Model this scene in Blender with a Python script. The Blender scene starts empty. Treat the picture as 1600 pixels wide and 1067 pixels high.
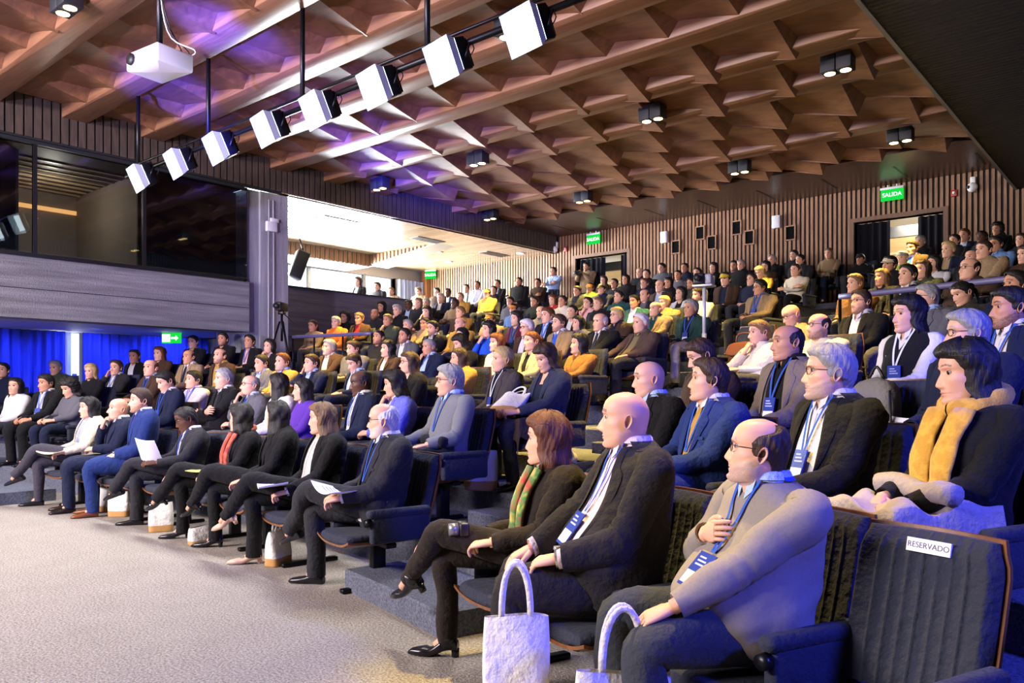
import bpy, math, random, re
import numpy as np
from mathutils import Matrix, Vector

SC = bpy.context.scene
COL = SC.collection
PI = math.pi

# ------------------------------------------------------------------ colours
def lin(h):
    h = h.lstrip('#')
    o = []
    for i in (0, 2, 4):
        c = int(h[i:i + 2], 16) / 255
        o.append(c / 12.92 if c <= .04045 else ((c + .055) / 1.055) ** 2.4)
    return (o[0], o[1], o[2], 1)

CL = dict(K='#0d0d10', N='#121a33', N2='#1c2f66', N3='#2b3044', C='#242429', C2='#3c3639', C3='#1f1c20', B='#3f2b1d',
          B2='#4f3e35', B3='#1f1711', T='#8f7859', T2='#8a7048', T3='#75685c', G='#5a5a60', G2='#6e7076', G3='#857d75', W='#d2d0d2',
          X='#d8cdb4', X2='#d8cfa6', Y='#a98238', Y2='#d9c37a', P='#56309a', U='#1f52c4', U2='#6468d0', R='#a8282c',
          O='#cc6a22', V='#aaa6bf', V2='#98a83c', V3='#736c4e', E='#3b4232', E2='#2f302a', D='#1e4c4c', D2='#203c36',
          L='#a3badf', L2='#5f80ad', I='#dcaaa8', I2='#e9d3df', M='#5e1d30', S='#ddd6d2', A='#8d5e26', P2='#6c6480')
HAIRC = dict(k='#16120f', b='#38261a', l='#6e5437', g='#8c8b8b', w='#cfcdca', y='#b39a62', r='#5b3019', x='#a49a88', o='#b06a28')
SKINC = dict(a='#d9a98c', b='#c08d6c', d='#5b3d2d')

# ------------------------------------------------------------------ materials
MATS = {}
def nmat(name):
    m = bpy.data.materials.new(name)
    m.use_nodes = True
    nt = m.node_tree
    return m, nt, nt.nodes['Principled BSDF']

def tex_noise(nt, scale, vec=None, detail=3, rough=.55):
    n = nt.nodes.new('ShaderNodeTexNoise')
    n.inputs['Scale'].default_value = scale
    n.inputs['Detail'].default_value = detail
    n.inputs['Roughness'].default_value = rough
    if vec: nt.links.new(vec, n.inputs['Vector'])
    return n

def objvec(nt, sc=(1, 1, 1)):
    t = nt.nodes.new('ShaderNodeTexCoord')
    mp = nt.nodes.new('ShaderNodeMapping')
    mp.inputs['Scale'].default_value = sc
    nt.links.new(t.outputs['Object'], mp.inputs['Vector'])
    return mp.outputs['Vector']

def bump(nt, b, h, strength, dist):
    n = nt.nodes.new('ShaderNodeBump')
    n.inputs['Strength'].default_value = strength
    n.inputs['Distance'].default_value = dist
    nt.links.new(h, n.inputs['Height'])
    nt.links.new(n.outputs['Normal'], b.inputs['Normal'])

def vary(nt, b, col, fac, amt=.25):
    mx = nt.nodes.new('ShaderNodeMix')
    mx.data_type = 'RGBA'
    mx.inputs[6].default_value = tuple(c * (1 - amt) for c in col[:3]) + (1,)
    mx.inputs[7].default_value = tuple(min(1, c * (1 + amt)) for c in col[:3]) + (1,)
    nt.links.new(fac, mx.inputs[0])
    nt.links.new(mx.outputs[2], b.inputs['Base Color'])

def cloth(key, knit=False):
    k = 'cloth_%s_%d' % (key, knit)
    if k in MATS: return MATS[k]
    m, nt, b = nmat(k)
    c = lin(CL.get(key, key))
    b.inputs['Roughness'].default_value = .88
    b.inputs['Specular IOR Level'].default_value = .25
    b.inputs['Sheen Weight'].default_value = .04
    if key == 'S':                                  # striped blouse
        w = nt.nodes.new('ShaderNodeTexWave'); w.bands_direction = 'X'
        w.inputs['Scale'].default_value = 28
        nt.links.new(objvec(nt), w.inputs['Vector'])
        r = nt.nodes.new('ShaderNodeMix'); r.data_type = 'RGBA'
        r.inputs[6].default_value = lin('#5a4a48'); r.inputs[7].default_value = c
        cr_ = nt.nodes.new('ShaderNodeMath'); cr_.operation = 'GREATER_THAN'; cr_.inputs[1].default_value = .3
        nt.links.new(w.outputs['Fac'], cr_.inputs[0]); nt.links.new(cr_.outputs[0], r.inputs[0])
        nt.links.new(r.outputs[2], b.inputs['Base Color'])
    else:
        n = tex_noise(nt, 160 if not knit else 90, objvec(nt))
        vary(nt, b, c, n.outputs['Fac'], .3 if key in ('P2', 'T2', 'C') else .16)
    n2 = tex_noise(nt, 24, objvec(nt), 4)
    bump(nt, b, n2.outputs['Fac'], .5 if not knit else .2, .03 if not knit else .012)
    MATS[k] = m
    return m

def plain(name, hexc, rough=.5, metal=0, emit=None, estr=0, spec=.5, nscale=0, amt=.15):
    if name in MATS: return MATS[name]
    m, nt, b = nmat(name)
    c = lin(hexc)
    b.inputs['Base Color'].default_value = c
    b.inputs['Roughness'].default_value = rough
    b.inputs['Metallic'].default_value = metal
    b.inputs['Specular IOR Level'].default_value = spec
    if nscale:
        vary(nt, b, c, tex_noise(nt, nscale, objvec(nt)).outputs['Fac'], amt)
    if emit:
        b.inputs['Emission Color'].default_value = lin(emit)
        b.inputs['Emission Strength'].default_value = estr
    MATS[name] = m
    return m

def skin(tone, hc):
    k = 'skin_%s_%s' % (tone, hc)
    if k in MATS: return MATS[k]
    m, nt, b = nmat(k)
    c = lin(SKINC[tone])
    b.inputs['Roughness'].default_value = .5
    b.inputs['Specular IOR Level'].default_value = .35
    b.inputs['Subsurface Weight'].default_value = 0
    n = tex_noise(nt, 18, objvec(nt))
    mx = nt.nodes.new('ShaderNodeMix'); mx.data_type = 'RGBA'
    mx.inputs[6].default_value = tuple(x * .9 for x in c[:3]) + (1,)
    mx.inputs[7].default_value = (min(1, c[0] * 1.08), c[1] * .97, c[2] * .95, 1)
    nt.links.new(n.outputs['Fac'], mx.inputs[0])
    at = nt.nodes.new('ShaderNodeAttribute'); at.attribute_name = 'feat'
    sp = nt.nodes.new('ShaderNodeSeparateColor')
    nt.links.new(at.outputs['Color'], sp.inputs[0])
    m2 = nt.nodes.new('ShaderNodeMix'); m2.data_type = 'RGBA'
    m2.inputs[7].default_value = (c[0] * .72, c[1] * .46, c[2] * .46, 1)
    nt.links.new(mx.outputs[2], m2.inputs[6]); nt.links.new(sp.outputs[0], m2.inputs[0])
    m3 = nt.nodes.new('ShaderNodeMix'); m3.data_type = 'RGBA'
    m3.inputs[7].default_value = lin(HAIRC[hc])
    hn = tex_noise(nt, 1, objvec(nt, (420, 420, 120)), 3, .7)
    ms_ = nt.nodes.new('ShaderNodeMapRange'); ms_.inputs[1].default_value = .35; ms_.inputs[2].default_value = .62; ms_.inputs[3].default_value = .25; ms_.inputs[4].default_value = 1.15
    nt.links.new(hn.outputs['Fac'], ms_.inputs[0])
    mm_ = nt.nodes.new('ShaderNodeMath'); mm_.operation = 'MULTIPLY'; mm_.use_clamp = True
    nt.links.new(sp.outputs[1], mm_.inputs[0]); nt.links.new(ms_.outputs[0], mm_.inputs[1])
    nt.links.new(m2.outputs[2], m3.inputs[6]); nt.links.new(mm_.outputs[0], m3.inputs[0])
    nt.links.new(m3.outputs[2], b.inputs['Base Color'])
    n2 = tex_noise(nt, 260, objvec(nt), 2)
    bump(nt, b, n2.outputs['Fac'], .12, .004)
    MATS[k] = m
    return m

def hairmat(hc):
    k = 'hair_' + hc
    if k in MATS: return MATS[k]
    m, nt, b = nmat(k)
    c = lin(HAIRC[hc])
    b.inputs['Roughness'].default_value = .55
    b.inputs['Specular IOR Level'].default_value = .4
    n = tex_noise(nt, 1, objvec(nt, (150, 150, 22)), 4)
    vary(nt, b, c, n.outputs['Fac'], .45)
    bump(nt, b, n.outputs['Fac'], .7, .008)
    MATS[k] = m
    return m

# ------------------------------------------------------------------ mesh helpers
class MB:
    def __init__(s):
        s.v = []; s.loops = []; s.tot = []; s.mat = []; s.feat = []; s.n = 0; s.sm = []
    def add(s, v, faces, mat=0, feat=None, smooth=True):
        v = np.asarray(v, float).reshape(-1, 3)
        s.v.append(v)
        s.feat.append(np.zeros((len(v), 2)) if feat is None else feat)
        for f in faces:
            f = np.asarray(f, int)
            if f.size == 0: continue
            s.loops.append((f + s.n).ravel()); s.tot.append(np.full(len(f), f.shape[1]))
            s.mat.append(np.full(len(f), mat) if np.isscalar(mat) else np.asarray(mat))
            s.sm.append(np.full(len(f), smooth))
        s.n += len(v)
    def obj(s, name, mats, parent=None, warp=None, matrix=None):
        if not s.n: return None
        v = np.concatenate(s.v)
        if warp is not None: v = warp(v)
        me = bpy.data.meshes.new(name)
        loops = np.concatenate(s.loops); tot = np.concatenate(s.tot)
        me.vertices.add(len(v)); me.vertices.foreach_set('co', v.ravel())
        me.loops.add(len(loops)); me.loops.foreach_set('vertex_index', loops)
        me.polygons.add(len(tot))
        me.polygons.foreach_set('loop_start', np.concatenate([[0], np.cumsum(tot)[:-1]]))
        me.polygons.foreach_set('loop_total', tot)
        me.polygons.foreach_set('material_index', np.concatenate(s.mat))
        me.polygons.foreach_set('use_smooth', np.concatenate(s.sm))
        ft = np.concatenate(s.feat)
        if ft.any():
            a = me.color_attributes.new('feat', 'FLOAT_COLOR', 'POINT')
            a.data.foreach_set('color', np.concatenate([ft, np.zeros((len(ft), 1)), np.ones((len(ft), 1))], 1).ravel())
        me.update(calc_edges=True); me.validate()
        for m in (mats if isinstance(mats, (list, tuple)) else [mats]): me.materials.append(m)
        o = bpy.data.objects.new(name, me)
        COL.objects.link(o)
        if parent is not None: o.parent = parent
        if matrix is not None: o.matrix_world = matrix
        return o
    # shapes
    def grid(s, P, closed=True, cap0=False, cap1=False, mat=0, feat=None, flip=False, smooth=True):
        P = np.asarray(P, float); R, M = P.shape[:2]
        i = np.arange(R - 1)[:, None]; j = np.arange(M if closed else M - 1)[None, :]
        a = i * M + j; b = i * M + (j + 1) % M; c = (i + 1) * M + (j + 1) % M; d = (i + 1) * M + j
        q = np.stack([a, b, c, d], -1).reshape(-1, 4)
        if flip: q = q[:, ::-1]
        v = P.reshape(-1, 3); fs = [q]; ff = feat
        tr = []
        if cap0:
            v = np.concatenate([v, P[0].mean(0)[None]]); k = len(v) - 1
            jj = np.arange(M); t = np.stack([np.full(M, k), (jj + 1) % M, jj], -1); tr.append(t[:, ::-1] if flip else t)
        if cap1:
            v = np.concatenate([v, P[-1].mean(0)[None]]); k = len(v) - 1
            jj = np.arange(M) + (R - 1) * M; j2 = (np.arange(M) + 1) % M + (R - 1) * M
            t = np.stack([np.full(M, k), jj, j2], -1); tr.append(t[:, ::-1] if flip else t)
        if ff is not None and len(ff) < len(v): ff = np.concatenate([ff, np.zeros((len(v) - len(ff), 2))])
        s.add(v, fs + tr, mat, ff, smooth)
    def tube(s, path, rad, M=8, cap=True, mat=0, up=(0, 0, 1), smooth=True, sq=1.0):
        path = np.asarray(path, float); n = len(path)
        rad = np.asarray(rad, float)
        if rad.ndim == 0: rad = np.full((n, 2), rad)
        if rad.ndim == 1: rad = np.stack([rad, rad], 1)
        s.grid(tube_rings(path, rad, M, up, sq), True, cap, cap, mat, smooth=smooth)
    def box(s, lo, hi, mat=0, M=None, bev=0):
        lo = np.asarray(lo, float); hi = np.asarray(hi, float)
        if bev:
            b = min(bev, (hi - lo).min() * .45)
            x0, y0, z0 = lo; x1, y1, z1 = hi
            def ring(z, e):
                pts = []
                for cx, cy, a0 in ((x1 - b, y1 - b, 0), (x0 + b, y1 - b, 90), (x0 + b, y0 + b, 180), (x1 - b, y0 + b, 270)):
                    for a in (0, 45, 90):
                        t = math.radians(a0 + a); pts.append((cx + (b - e) * math.cos(t), cy + (b - e) * math.sin(t), z))
                return pts
            P = np.array([ring(z0, b * .8), ring(z0 + b * .3, b * .3), ring(z0 + b, 0), ring(z1 - b, 0), ring(z1 - b * .3, b * .3), ring(z1, b * .8)])
            if M is not None: P = xf(P.reshape(-1, 3), M).reshape(P.shape)
            s.grid(P, True, True, True, mat); return
        v = np.array([[(lo, hi)[i][0], (lo, hi)[j][1], (lo, hi)[k][2]] for i in (0, 1) for j in (0, 1) for k in (0, 1)])
        if M is not None: v = xf(v, M)
        s.add(v, [np.array([[0, 1, 3, 2], [4, 6, 7, 5], [0, 4, 5, 1], [2, 3, 7, 6], [0, 2, 6, 4], [1, 5, 7, 3]])], mat, None, False)
    def quad(s, pts, mat=0):
        s.add(pts, [np.array([list(range(len(pts)))])], mat, None, False)
    def ball(s, c, r, n=10, m=7, mat=0, M=None):
        r = np.broadcast_to(np.asarray(r, float), (3,))
        ph = np.linspace(.02, PI - .02, m)[:, None]; th = np.linspace(0, 2 * PI, n, endpoint=False)[None]
        P = np.stack([np.sin(ph) * np.cos(th) * r[0], np.sin(ph) * np.sin(th) * r[1], np.cos(ph) * r[2] + 0 * th], -1)
        P = P.reshape(-1, 3)
        if M is not None: P = xf(P, M)
        s.grid((P + np.asarray(c)).reshape(m, n, 3), True, True, True, mat, flip=True)
    def cyl(s, a, b, r, M=12, mat=0, r2=None):
        s.tube([a, b], np.array([r, r if r2 is None else r2]), M, True, mat)

def xf(v, M):
    M = np.array(M)
    return v @ M[:3, :3].T + M[:3, 3]

def nrm(v):
    v = np.asarray(v, float)
    return v / (np.linalg.norm(v, axis=-1, keepdims=True) + 1e-12)

def tube_rings(path, rad, M, up=(0, 0, 1), sq=1.0):
    n = len(path)
    T = nrm(np.gradient(path, axis=0))
    u = np.asarray(up, float)
    if abs(np.dot(T[0], u)) > .95: u = np.array([1., 0, 0])
    N = nrm(u - T[0] * np.dot(u, T[0]))
    th = np.linspace(0, 2 * PI, M, endpoint=False)
    c = np.cos(th); d = np.sin(th)
    if sq != 1: c = np.sign(c) * abs(c) ** sq; d = np.sign(d) * abs(d) ** sq
    R = []
    for i in range(n):
        N = nrm(N - T[i] * np.dot(N, T[i])); B = np.cross(T[i], N)
        R.append(path[i] + np.outer(c, N) * rad[i, 0] + np.outer(d, B) * rad[i, 1])
    return np.array(R)

def crs(tab, n):
    """Catmull-Rom resampling of table rows to n rows."""
    tab = np.asarray(tab, float); K = len(tab)
    u = np.linspace(0, K - 1, n); i = np.minimum(u.astype(int), K - 2); t = (u - i)[:, None]
    p = np.concatenate([2 * tab[:1] - tab[1:2], tab, 2 * tab[-1:] - tab[-2:-1]])
    a, b, c, d = p[i], p[i + 1], p[i + 2], p[i + 3]
    return .5 * (2 * b + (c - a) * t + (2 * a - 5 * b + 4 * c - d) * t ** 2 + (3 * b - a - 3 * c + d) * t ** 3)

def rotz(a): return np.array(Matrix.Rotation(a, 4, 'Z'))
def rotx(a): return np.array(Matrix.Rotation(a, 4, 'X'))
def roty(a): return np.array(Matrix.Rotation(a, 4, 'Y'))
def trans(v): return np.array(Matrix.Translation(Vector(v)))
def sstep(x): x = np.clip(x, 0, 1); return x * x * (3 - 2 * x)

def empty(name, loc=(0, 0, 0), rz=0):
    o = bpy.data.objects.new(name, None); COL.objects.link(o)
    o.location = loc; o.rotation_euler = (0, 0, rz)
    o.empty_display_size = .1
    return o
def tag(o, label=None, cat=None, group=None, kind=None):
    if label: o['label'] = label
    if cat: o['category'] = cat
    if group: o['group'] = group
    if kind: o['kind'] = kind
    return o
def structure(o):
    o['kind'] = 'structure'; return o
# ------------------------------------------------------------------ people
#            front y,   z,     back y,  z,     half width
HEADT = np.array([
    (-.010, .1150, .012, .1150, .008),
    (-.050, .1060, .050, .1030, .046),
    (-.079, .0860, .078, .0800, .066),
    (-.093, .0600, .092, .0560, .0755),
    (-.097, .0320, .098, .0360, .0775),
    (-.0905, .0130, .099, .0220, .0770),
    (-.0935, -.0150, .098, .0080, .0755),
    (-.0960, -.0500, .095, -.0120, .0730),
    (-.0965, -.0690, .092, -.0250, .0715),
    (-.0945, -.0840, .089, -.0380, .0695),
    (-.0965, -.1080, .085, -.0560, .0640),
    (-.0850, -.1230, .080, -.0720, .0590),
    (-.0560, -.1270, .074, -.0900, .0560),
    (-.0460, -.1700, .068, -.1400, .0570),
    (-.0560, -.2400, .075, -.2200, .0680)])
HFINE = crs(HEADT, 281)
NECKW = np.array([1] * 11 + [.97, .8, .35, 0.])

def hs_row(idx):
    u = np.clip(np.asarray(idx, float) / 14 * 280, 0, 280)
    i = np.minimum(u.astype(int), 279); t = (u - i)[..., None]
    return HFINE[i] * (1 - t) + HFINE[i + 1] * t

def hs(idx, th):
    """head surface: idx (rows) and th arrays broadcastable -> points (head-local, no features)"""
    idx, th = np.broadcast_arrays(np.asarray(idx, float), th)
    r = hs_row(idx)
    fy, fz, by, bz, w = [r[..., k] for k in range(5)]
    c = np.cos(th); s = np.sin(th)
    cc = np.sign(c) * abs(c) ** .92; ss = np.sign(s) * abs(s) ** .92
    tap = 1 - .22 * sstep((idx - 5) / 5) * sstep(c) * (idx < 12.3)
    m = .5 * (cc + 1)
    return np.stack([w * ss * tap, by * (1 - m) + fy * m, bz * (1 - m) + fz * m], -1)

def head_mesh(mb, H, Nk, lod, rng, beard, fem, fat, ears=True):
    M, R = ((84, 104), (46, 56), (26, 32))[lod]
    phi = np.linspace(0, 2 * PI, M, endpoint=False)
    th = phi - .5 * np.sin(phi)
    idx = np.concatenate([np.linspace(0, 3, int(R * .17), endpoint=False), np.linspace(3, 12, int(R * .68), endpoint=False), np.linspace(12, 14, R - int(R * .17) - int(R * .68))])
    P = hs(idx[:, None], th[None])
    x, y, z = P[..., 0], P[..., 1], P[..., 2]
    g = lambda a, sa, b, sb: np.exp(-(a / sa) ** 2 - (b / sb) ** 2)
    fr = (y < -.02) * sstep((-y - .02) / .03)
    ax = abs(x)
    ns = rng.uniform(.85, 1.2) * (.88 if fem else 1.05)
    hz = np.interp(z, [-.063, -.056, -.05, -.044, -.036, -.012, .006, .022, .036], [0, .003, .014, .0245, .024, .0145, .0065, .003, 0]) * ns
    sg = np.interp(z, [-.055, -.04, -.01, .02], [.0165, .0135, .0095, .009])
    dy = -hz * np.exp(-(x / sg) ** 2)
    dy += -.007 * g(ax - .0155, .006, z + .046, .008) * ns                                   # nostril wings
    dy += .0115 * g(ax - .032, .017, z - .011, .0115)                                        # eye sockets
    dy += -.0045 * g(ax - .03, .022, z - .031, .008) * (.6 if fem else 1.1)                  # brow
    dy += -.0050 * g(x, .021, z + .0695, .0048) - .0058 * g(x, .019, z + .0805, .0055)       # lips
    dy += .0038 * g(x, .024, z + .0748, .0021)
    dy += .0030 * g(x, .03, z + .0925, .006)
    dy += -.0050 * g(x, .018, z + .107, .011)                                                # chin
    dy += -.0042 * g(ax - .047, .018, z + .022, .016)                                        # cheekbones
    dy += .0035 * g(ax - .05, .013, z + .062, .018) * (0 if fat > .3 else 1)
    P[..., 1] += dy * fr
    P[..., 0] += np.sign(x) * (.004 * g(y + .04, .03, z + .02, .018)) + np.sign(x) * fat * .010 * g(y + .03, .05, z + .08, .04)
    lip = np.clip(1.5 * g(x, .021, z + .0695, .0045) + 1.5 * g(x, .019, z + .080, .005), 0, 1) * fr * (.75 if fem else .45)
    lip = np.where(lip > .18, lip, 0)
    arch = .0375 + .004 * np.clip((ax - .012) / .025, 0, 1) - .006 * np.clip((ax - .038) / .016, 0, 1)
    brow = sstep(1.7 - abs(z - arch) / (.0032 if fem else .0050)) * ((ax > .010) & (ax < .055)) * fr * 1.0
    hg = brow
    if beard:
        zb = -.054 + (y + .085) * .58
        bm = sstep((zb - z) / .034) ** .8 * sstep((.030 - y) / .02) * sstep((z + .142) / .02) * (idx[:, None] < 13)
        mo = g(x, .031, z + .0605, .0062)
        bm = np.clip(np.maximum(bm, 1.3 * mo * fr), 0, 1)
        bm = bm * (1 - np.clip(g(x, .020, z + .0755, .0095) * 1.5, 0, 1) * fr)
        bm = np.where(bm > .15, bm, 0)
        hg = np.maximum(hg, bm * (.78 if beard in 'gw' else .86) * np.clip(.85 + .22 * rng.standard_normal(bm.shape), .4, 1))
        c0 = np.array([0, .0, -.04])
        P += nrm(P - c0) * (sstep(bm) * .0040)[..., None]
    wt = np.interp(idx, range(15), NECKW)[:, None, None]
    Q = xf(P.reshape(-1, 3), H).reshape(P.shape) * wt + xf(P.reshape(-1, 3), Nk).reshape(P.shape) * (1 - wt)
    feat = np.stack([lip, hg], -1).reshape(-1, 2)
    mb.grid(Q, True, True, False, 0, feat, flip=True)
    # eyes
    ne = (14, 10, 6)[lod]
    for sx in (-1, 1):
        c = np.array([sx * .0315, -.0705, .0105]); r = .0132
        ph = np.linspace(.05, PI - .05, ne)[:, None]; tt = np.linspace(0, 2 * PI, ne + 4, endpoint=False)[None]
        S = np.stack([np.sin(ph) * np.cos(tt), -np.cos(ph) + 0 * tt, np.sin(ph) * np.sin(tt)], -1)
        E = (c + S * r).reshape(-1, 3)
        i = np.arange(ne - 1)[:, None] * (ne + 4); j = np.arange(ne + 4)[None]; j2 = (j + 1) % (ne + 4)
        q = np.stack([i + j, i + j2, i + ne + 4 + j2, i + ne + 4 + j], -1).reshape(-1, 4)
        gz = np.array([-1, -.1])
        rowm = np.where(np.arange(ne - 1) < ne * .22, 2, 1).repeat(ne + 4)
        mb.add(xf(E, H), [q], rowm)
        # lids
        if lod < 2:
            L = (c + S * (r + .0016))
            keep = (S[..., 2] > .40) | (S[..., 2] < -.52)
            kq = keep.reshape(-1)[q].all(1)
            mb.add(xf(L.reshape(-1, 3), H), [q[kq]], 0)
    # ears
    ke = (16, 12, 8)[lod]
    a = np.linspace(0, 2 * PI, ke, endpoint=False)
    for sx in (-1, 1) if ears else ():
        rings = []
        for (k, out, yy) in ((.55, -.004, 0), (.8, .008, .004), (1.0, .0175, .008), (1.02, .0205, .009), (.86, .0195, .007), (.62, .009, .003), (.3, .006, 0)):
            ry = .0165 * k; rz = .0315 * k
            low = 1 - .28 * (np.sin(a) < 0) * abs(np.sin(a))
            pts = np.stack([sx * (.0715 + out + .004 * np.sin(a)), .016 + yy + np.cos(a) * ry * low + .006 * np.sin(a), -.008 + np.sin(a) * rz], -1)
            rings.append(pts)
        rr = np.array(rings)
        mb.grid(xf(rr.reshape(-1, 3), H).reshape(rr.shape), True, False, True, 0, flip=(sx < 0))

def hair_mesh(style, lod, rng, H, tk=1.0):
    mb = MB()
    M, R = ((90, 60), (44, 34), (26, 20))[lod]
    drop = {'L': .20, 'T': .22, 'M': .115, 'D': .17}.get(style, 0)
    if style == 'C': drop = .10
    longf = style in 'LTMDC'
    thick = {'S': .013, 'R': .007, 'L': .016, 'T': .016, 'M': .020, 'C': .034, 'P': .010, 'H': .006, 'D': .022, 'Z': .0035}[style]
    thick *= tk
    hl = {'Z': 2.9, 'S': 2.75, 'R': 0, 'H': 3.3}.get(style, 2.9) + rng.uniform(-.15, .15)
    d = np.pi / 180
    if longf:
        end = 7.6
        t0 = lambda i: np.interp(i, [0, hl - .25, hl, 3.6, 5, 7.6], [0, 0, 50, 60, 68, 72]) * d
        if style == 'D': t0 = lambda i: np.interp(i, [0, 3.0, 3.3, 4, 5, 7.6], [0, 0, 45, 56, 62, 60]) * d
    elif style == 'R':
        end = 12.2
        t0 = lambda i: np.interp(i, [0, 2.2, 3, 4.2, 5.6, 6.3, 7.2, 9, 12.2], [170, 128, 92, 80, 80, 86, 116, 126, 140]) * d
    else:
        end = 12.2
        t0 = lambda i: np.interp(i, [0, hl - .3, hl, 3.7, 4.6, 5.8, 6.4, 7.3, 9, 12.2], [0, 0, 48, 66, 76, 78, 84, 114, 126, 140]) * d
    start = .0 if style != 'R' else 1.2
    idx = np.linspace(start, end, R)
    u = np.linspace(0, 1, M)
    th0 = t0(idx)[:, None]
    TH = th0 + (2 * PI - 2 * th0) * u[None]
    P = hs(idx[:, None], TH)
    cen = np.array([0, .004, .012])
    nr = nrm((P - cen) * np.array([1, 1, 1]))
    edge = np.minimum(TH - th0, 2 * PI - th0 - TH)
    fade = np.where(th0 > .02, sstep(edge / (22 * d)), 1.)
    ff = sstep((hl + .15 - idx[:, None]) / .8)
    ff = np.where((idx[:, None] < hl) & (np.cos(TH) > .2) & (style not in 'R'), np.maximum(ff, .0) * np.clip(np.cos(TH), 0, 1) + (1 - np.clip(np.cos(TH), 0, 1)), 1)
    bot = 1 if longf else sstep((12.2 - idx[:, None]) / 2.5)
    st = sstep((idx[:, None] - start) / .8) if style == 'R' else 1
    lump = (.0045 if longf else .0012) * np.sin(TH * 6 + idx[:, None] * .9 + rng.uniform(0, 6)) + .0016 * np.sin(TH * 31 + idx[:, None] * 2 + rng.uniform(0, 6)) + .0022 * np.sin(TH * 13 - idx[:, None] * 1.3 + rng.uniform(0, 6))
    if style == 'C': lump = .010 * np.sin(TH * 11 + 5 * np.sin(idx[:, None] * 2.1)) * np.sin(idx[:, None] * 2.6 + TH * 3) + .004 * rng.standard_normal(TH.shape)
    topv = 1 + .5 * np.clip(nr[..., 2], 0, 1) * (style in 'SM')
    off = .0022 + (thick * topv + lump) * fade * ff * bot * st
    if style == 'S':
        quiff = np.exp(-((idx[:, None] - 1.9) / .8) ** 2) * np.clip(np.cos(TH), 0, 1)
        off += quiff * .007
    P = P + nr * off[..., None]
    if drop:
        Rd = (26, 14, 8)[lod]
        k = np.linspace(0, 1, Rd + 1)[1:, None]
        THd = TH[-1][None] + 0 * k
        base = P[-1][None]
        wv = .010 * np.sin(TH[-1] * 9 + rng.uniform(0, 6)) * k * (3 if style == 'C' else 1)
        wx = (.100 if style != 'C' else .125) + .012 * np.sin(k * PI)
        yb = (.118 if style != 'C' else .14)
        c = np.cos(THd)
        tgt = np.stack([(wx + wv) * np.sin(THd) * (1 - .12 * k), .012 - np.where(c > 0, .05, yb + wv) * c - .0 * k, -.05 - drop * k + 0 * c], -1)
        b = sstep(k * 1.6)[..., None]
        side = base + np.array([0, 0, -1.]) * (drop * k)[..., None]
        P2 = side * (1 - b) + tgt * b
        P2[..., 2] = base[..., 2] * (1 - sstep(k * 1.2)) + (-.05) * sstep(k * 1.2) - drop * k
        if style in 'LTMDC':
            P2 += np.stack([0 * c, 0 * c, .006 * np.sin(TH[-1] * 7 + 2) * k], -1)
        P = np.concatenate([P, P2])
        # inner layer so that hanging hair has thickness
        inn = P.copy(); inn[-Rd - 2:] -= nrm((P[-Rd - 2:] - np.array([0, .01, 0])) * np.array([1, 1, 0])) * .014
        mb.grid(xf(P.reshape(-1, 3), H).reshape(P.shape), False, flip=True)
        I2 = inn[-Rd - 2:]
        mb.grid(xf(I2.reshape(-1, 3), H).reshape(I2.shape), False)
        rim = np.stack([P[-1], inn[-1]])
        mb.grid(xf(rim.reshape(-1, 3), H).reshape(rim.shape), False, flip=True)
        for e in (0, -1):
            rim = np.stack([P[-Rd - 2:, e], inn[-Rd - 2:, e]])
            mb.grid(xf(rim.reshape(-1, 3), H).reshape(rim.shape), False)
    else:
        mb.grid(xf(P.reshape(-1, 3), H).reshape(P.shape), False, flip=True)
    if style == 'P':
        mb.ball(xf(np.array([[0, .118, .03]]), H)[0], (.036, .034, .038), 14, 9)
        pth = xf(np.array([[0, .12, .02], [0, .145, -.03], [0, .14, -.10], [0, .125, -.16]]), H)
        mb.tube(crs(pth, 9), np.interp(np.linspace(0, 1, 9), [0, .3, 1], [.02, .026, .008]), 10)
    return mb

def cap_mesh(lod, H, brim=True):
    mb = MB()
    idx = np.linspace(0, 4.1, 14); th = np.linspace(0, 2 * PI, 32, endpoint=False)
    P = hs(idx[:, None], th[None]); P += nrm(P - np.array([0, 0, 0.])) * .016
    mb.grid(xf(P.reshape(-1, 3), H).reshape(P.shape), True, True, False, flip=True)
    if brim:
        a = np.linspace(-1.15, 1.15, 15)
        rows = []
        for k, dz in ((0, 0), (.5, .002), (1, -.008)):
            rows.append(np.stack([np.sin(a) * .085 * (1 - .1 * k), -.075 * np.cos(a) - .012 - k * .07 * np.cos(a * .8), .040 + dz - .012 * np.cos(a) * k + 0 * a], -1))
        up = np.array(rows); dn = up - np.array([0, 0, .005])
        for Q, f in ((up, False), (dn, True)): mb.grid(xf(Q.reshape(-1, 3), H).reshape(Q.shape), False, flip=f)
        e = np.stack([up[-1], dn[-1]]); mb.grid(xf(e.reshape(-1, 3), H).reshape(e.shape), False)
    return mb

def glasses_mesh(H, rng):
    mb = MB()
    a = np.linspace(0, 2 * PI, 18)
    for sx in (-1, 1):
        x = sx * (.033 + .0245 * np.sign(np.cos(a)) * abs(np.cos(a)) ** .7 * sx); z = .008 + .0185 * np.sign(np.sin(a)) * abs(np.sin(a)) ** .75
        y = -.099 + abs(x) ** 2 * 4
        mb.tube(xf(np.stack([x, y, z], -1), H), .0017, 5, False)
        mb.tube(xf(np.array([[sx * .0565, -.088, .014], [sx * .072, -.06, .014], [sx * .079, .0, .012], [sx * .079, .022, .002]]), H), .0016, 5)
    mb.tube(xf(np.array([[-.009, -.0985, .012], [0, -.1015, .015], [.009, -.0985, .012]]), H), .0017, 5)
    return mb

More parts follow.
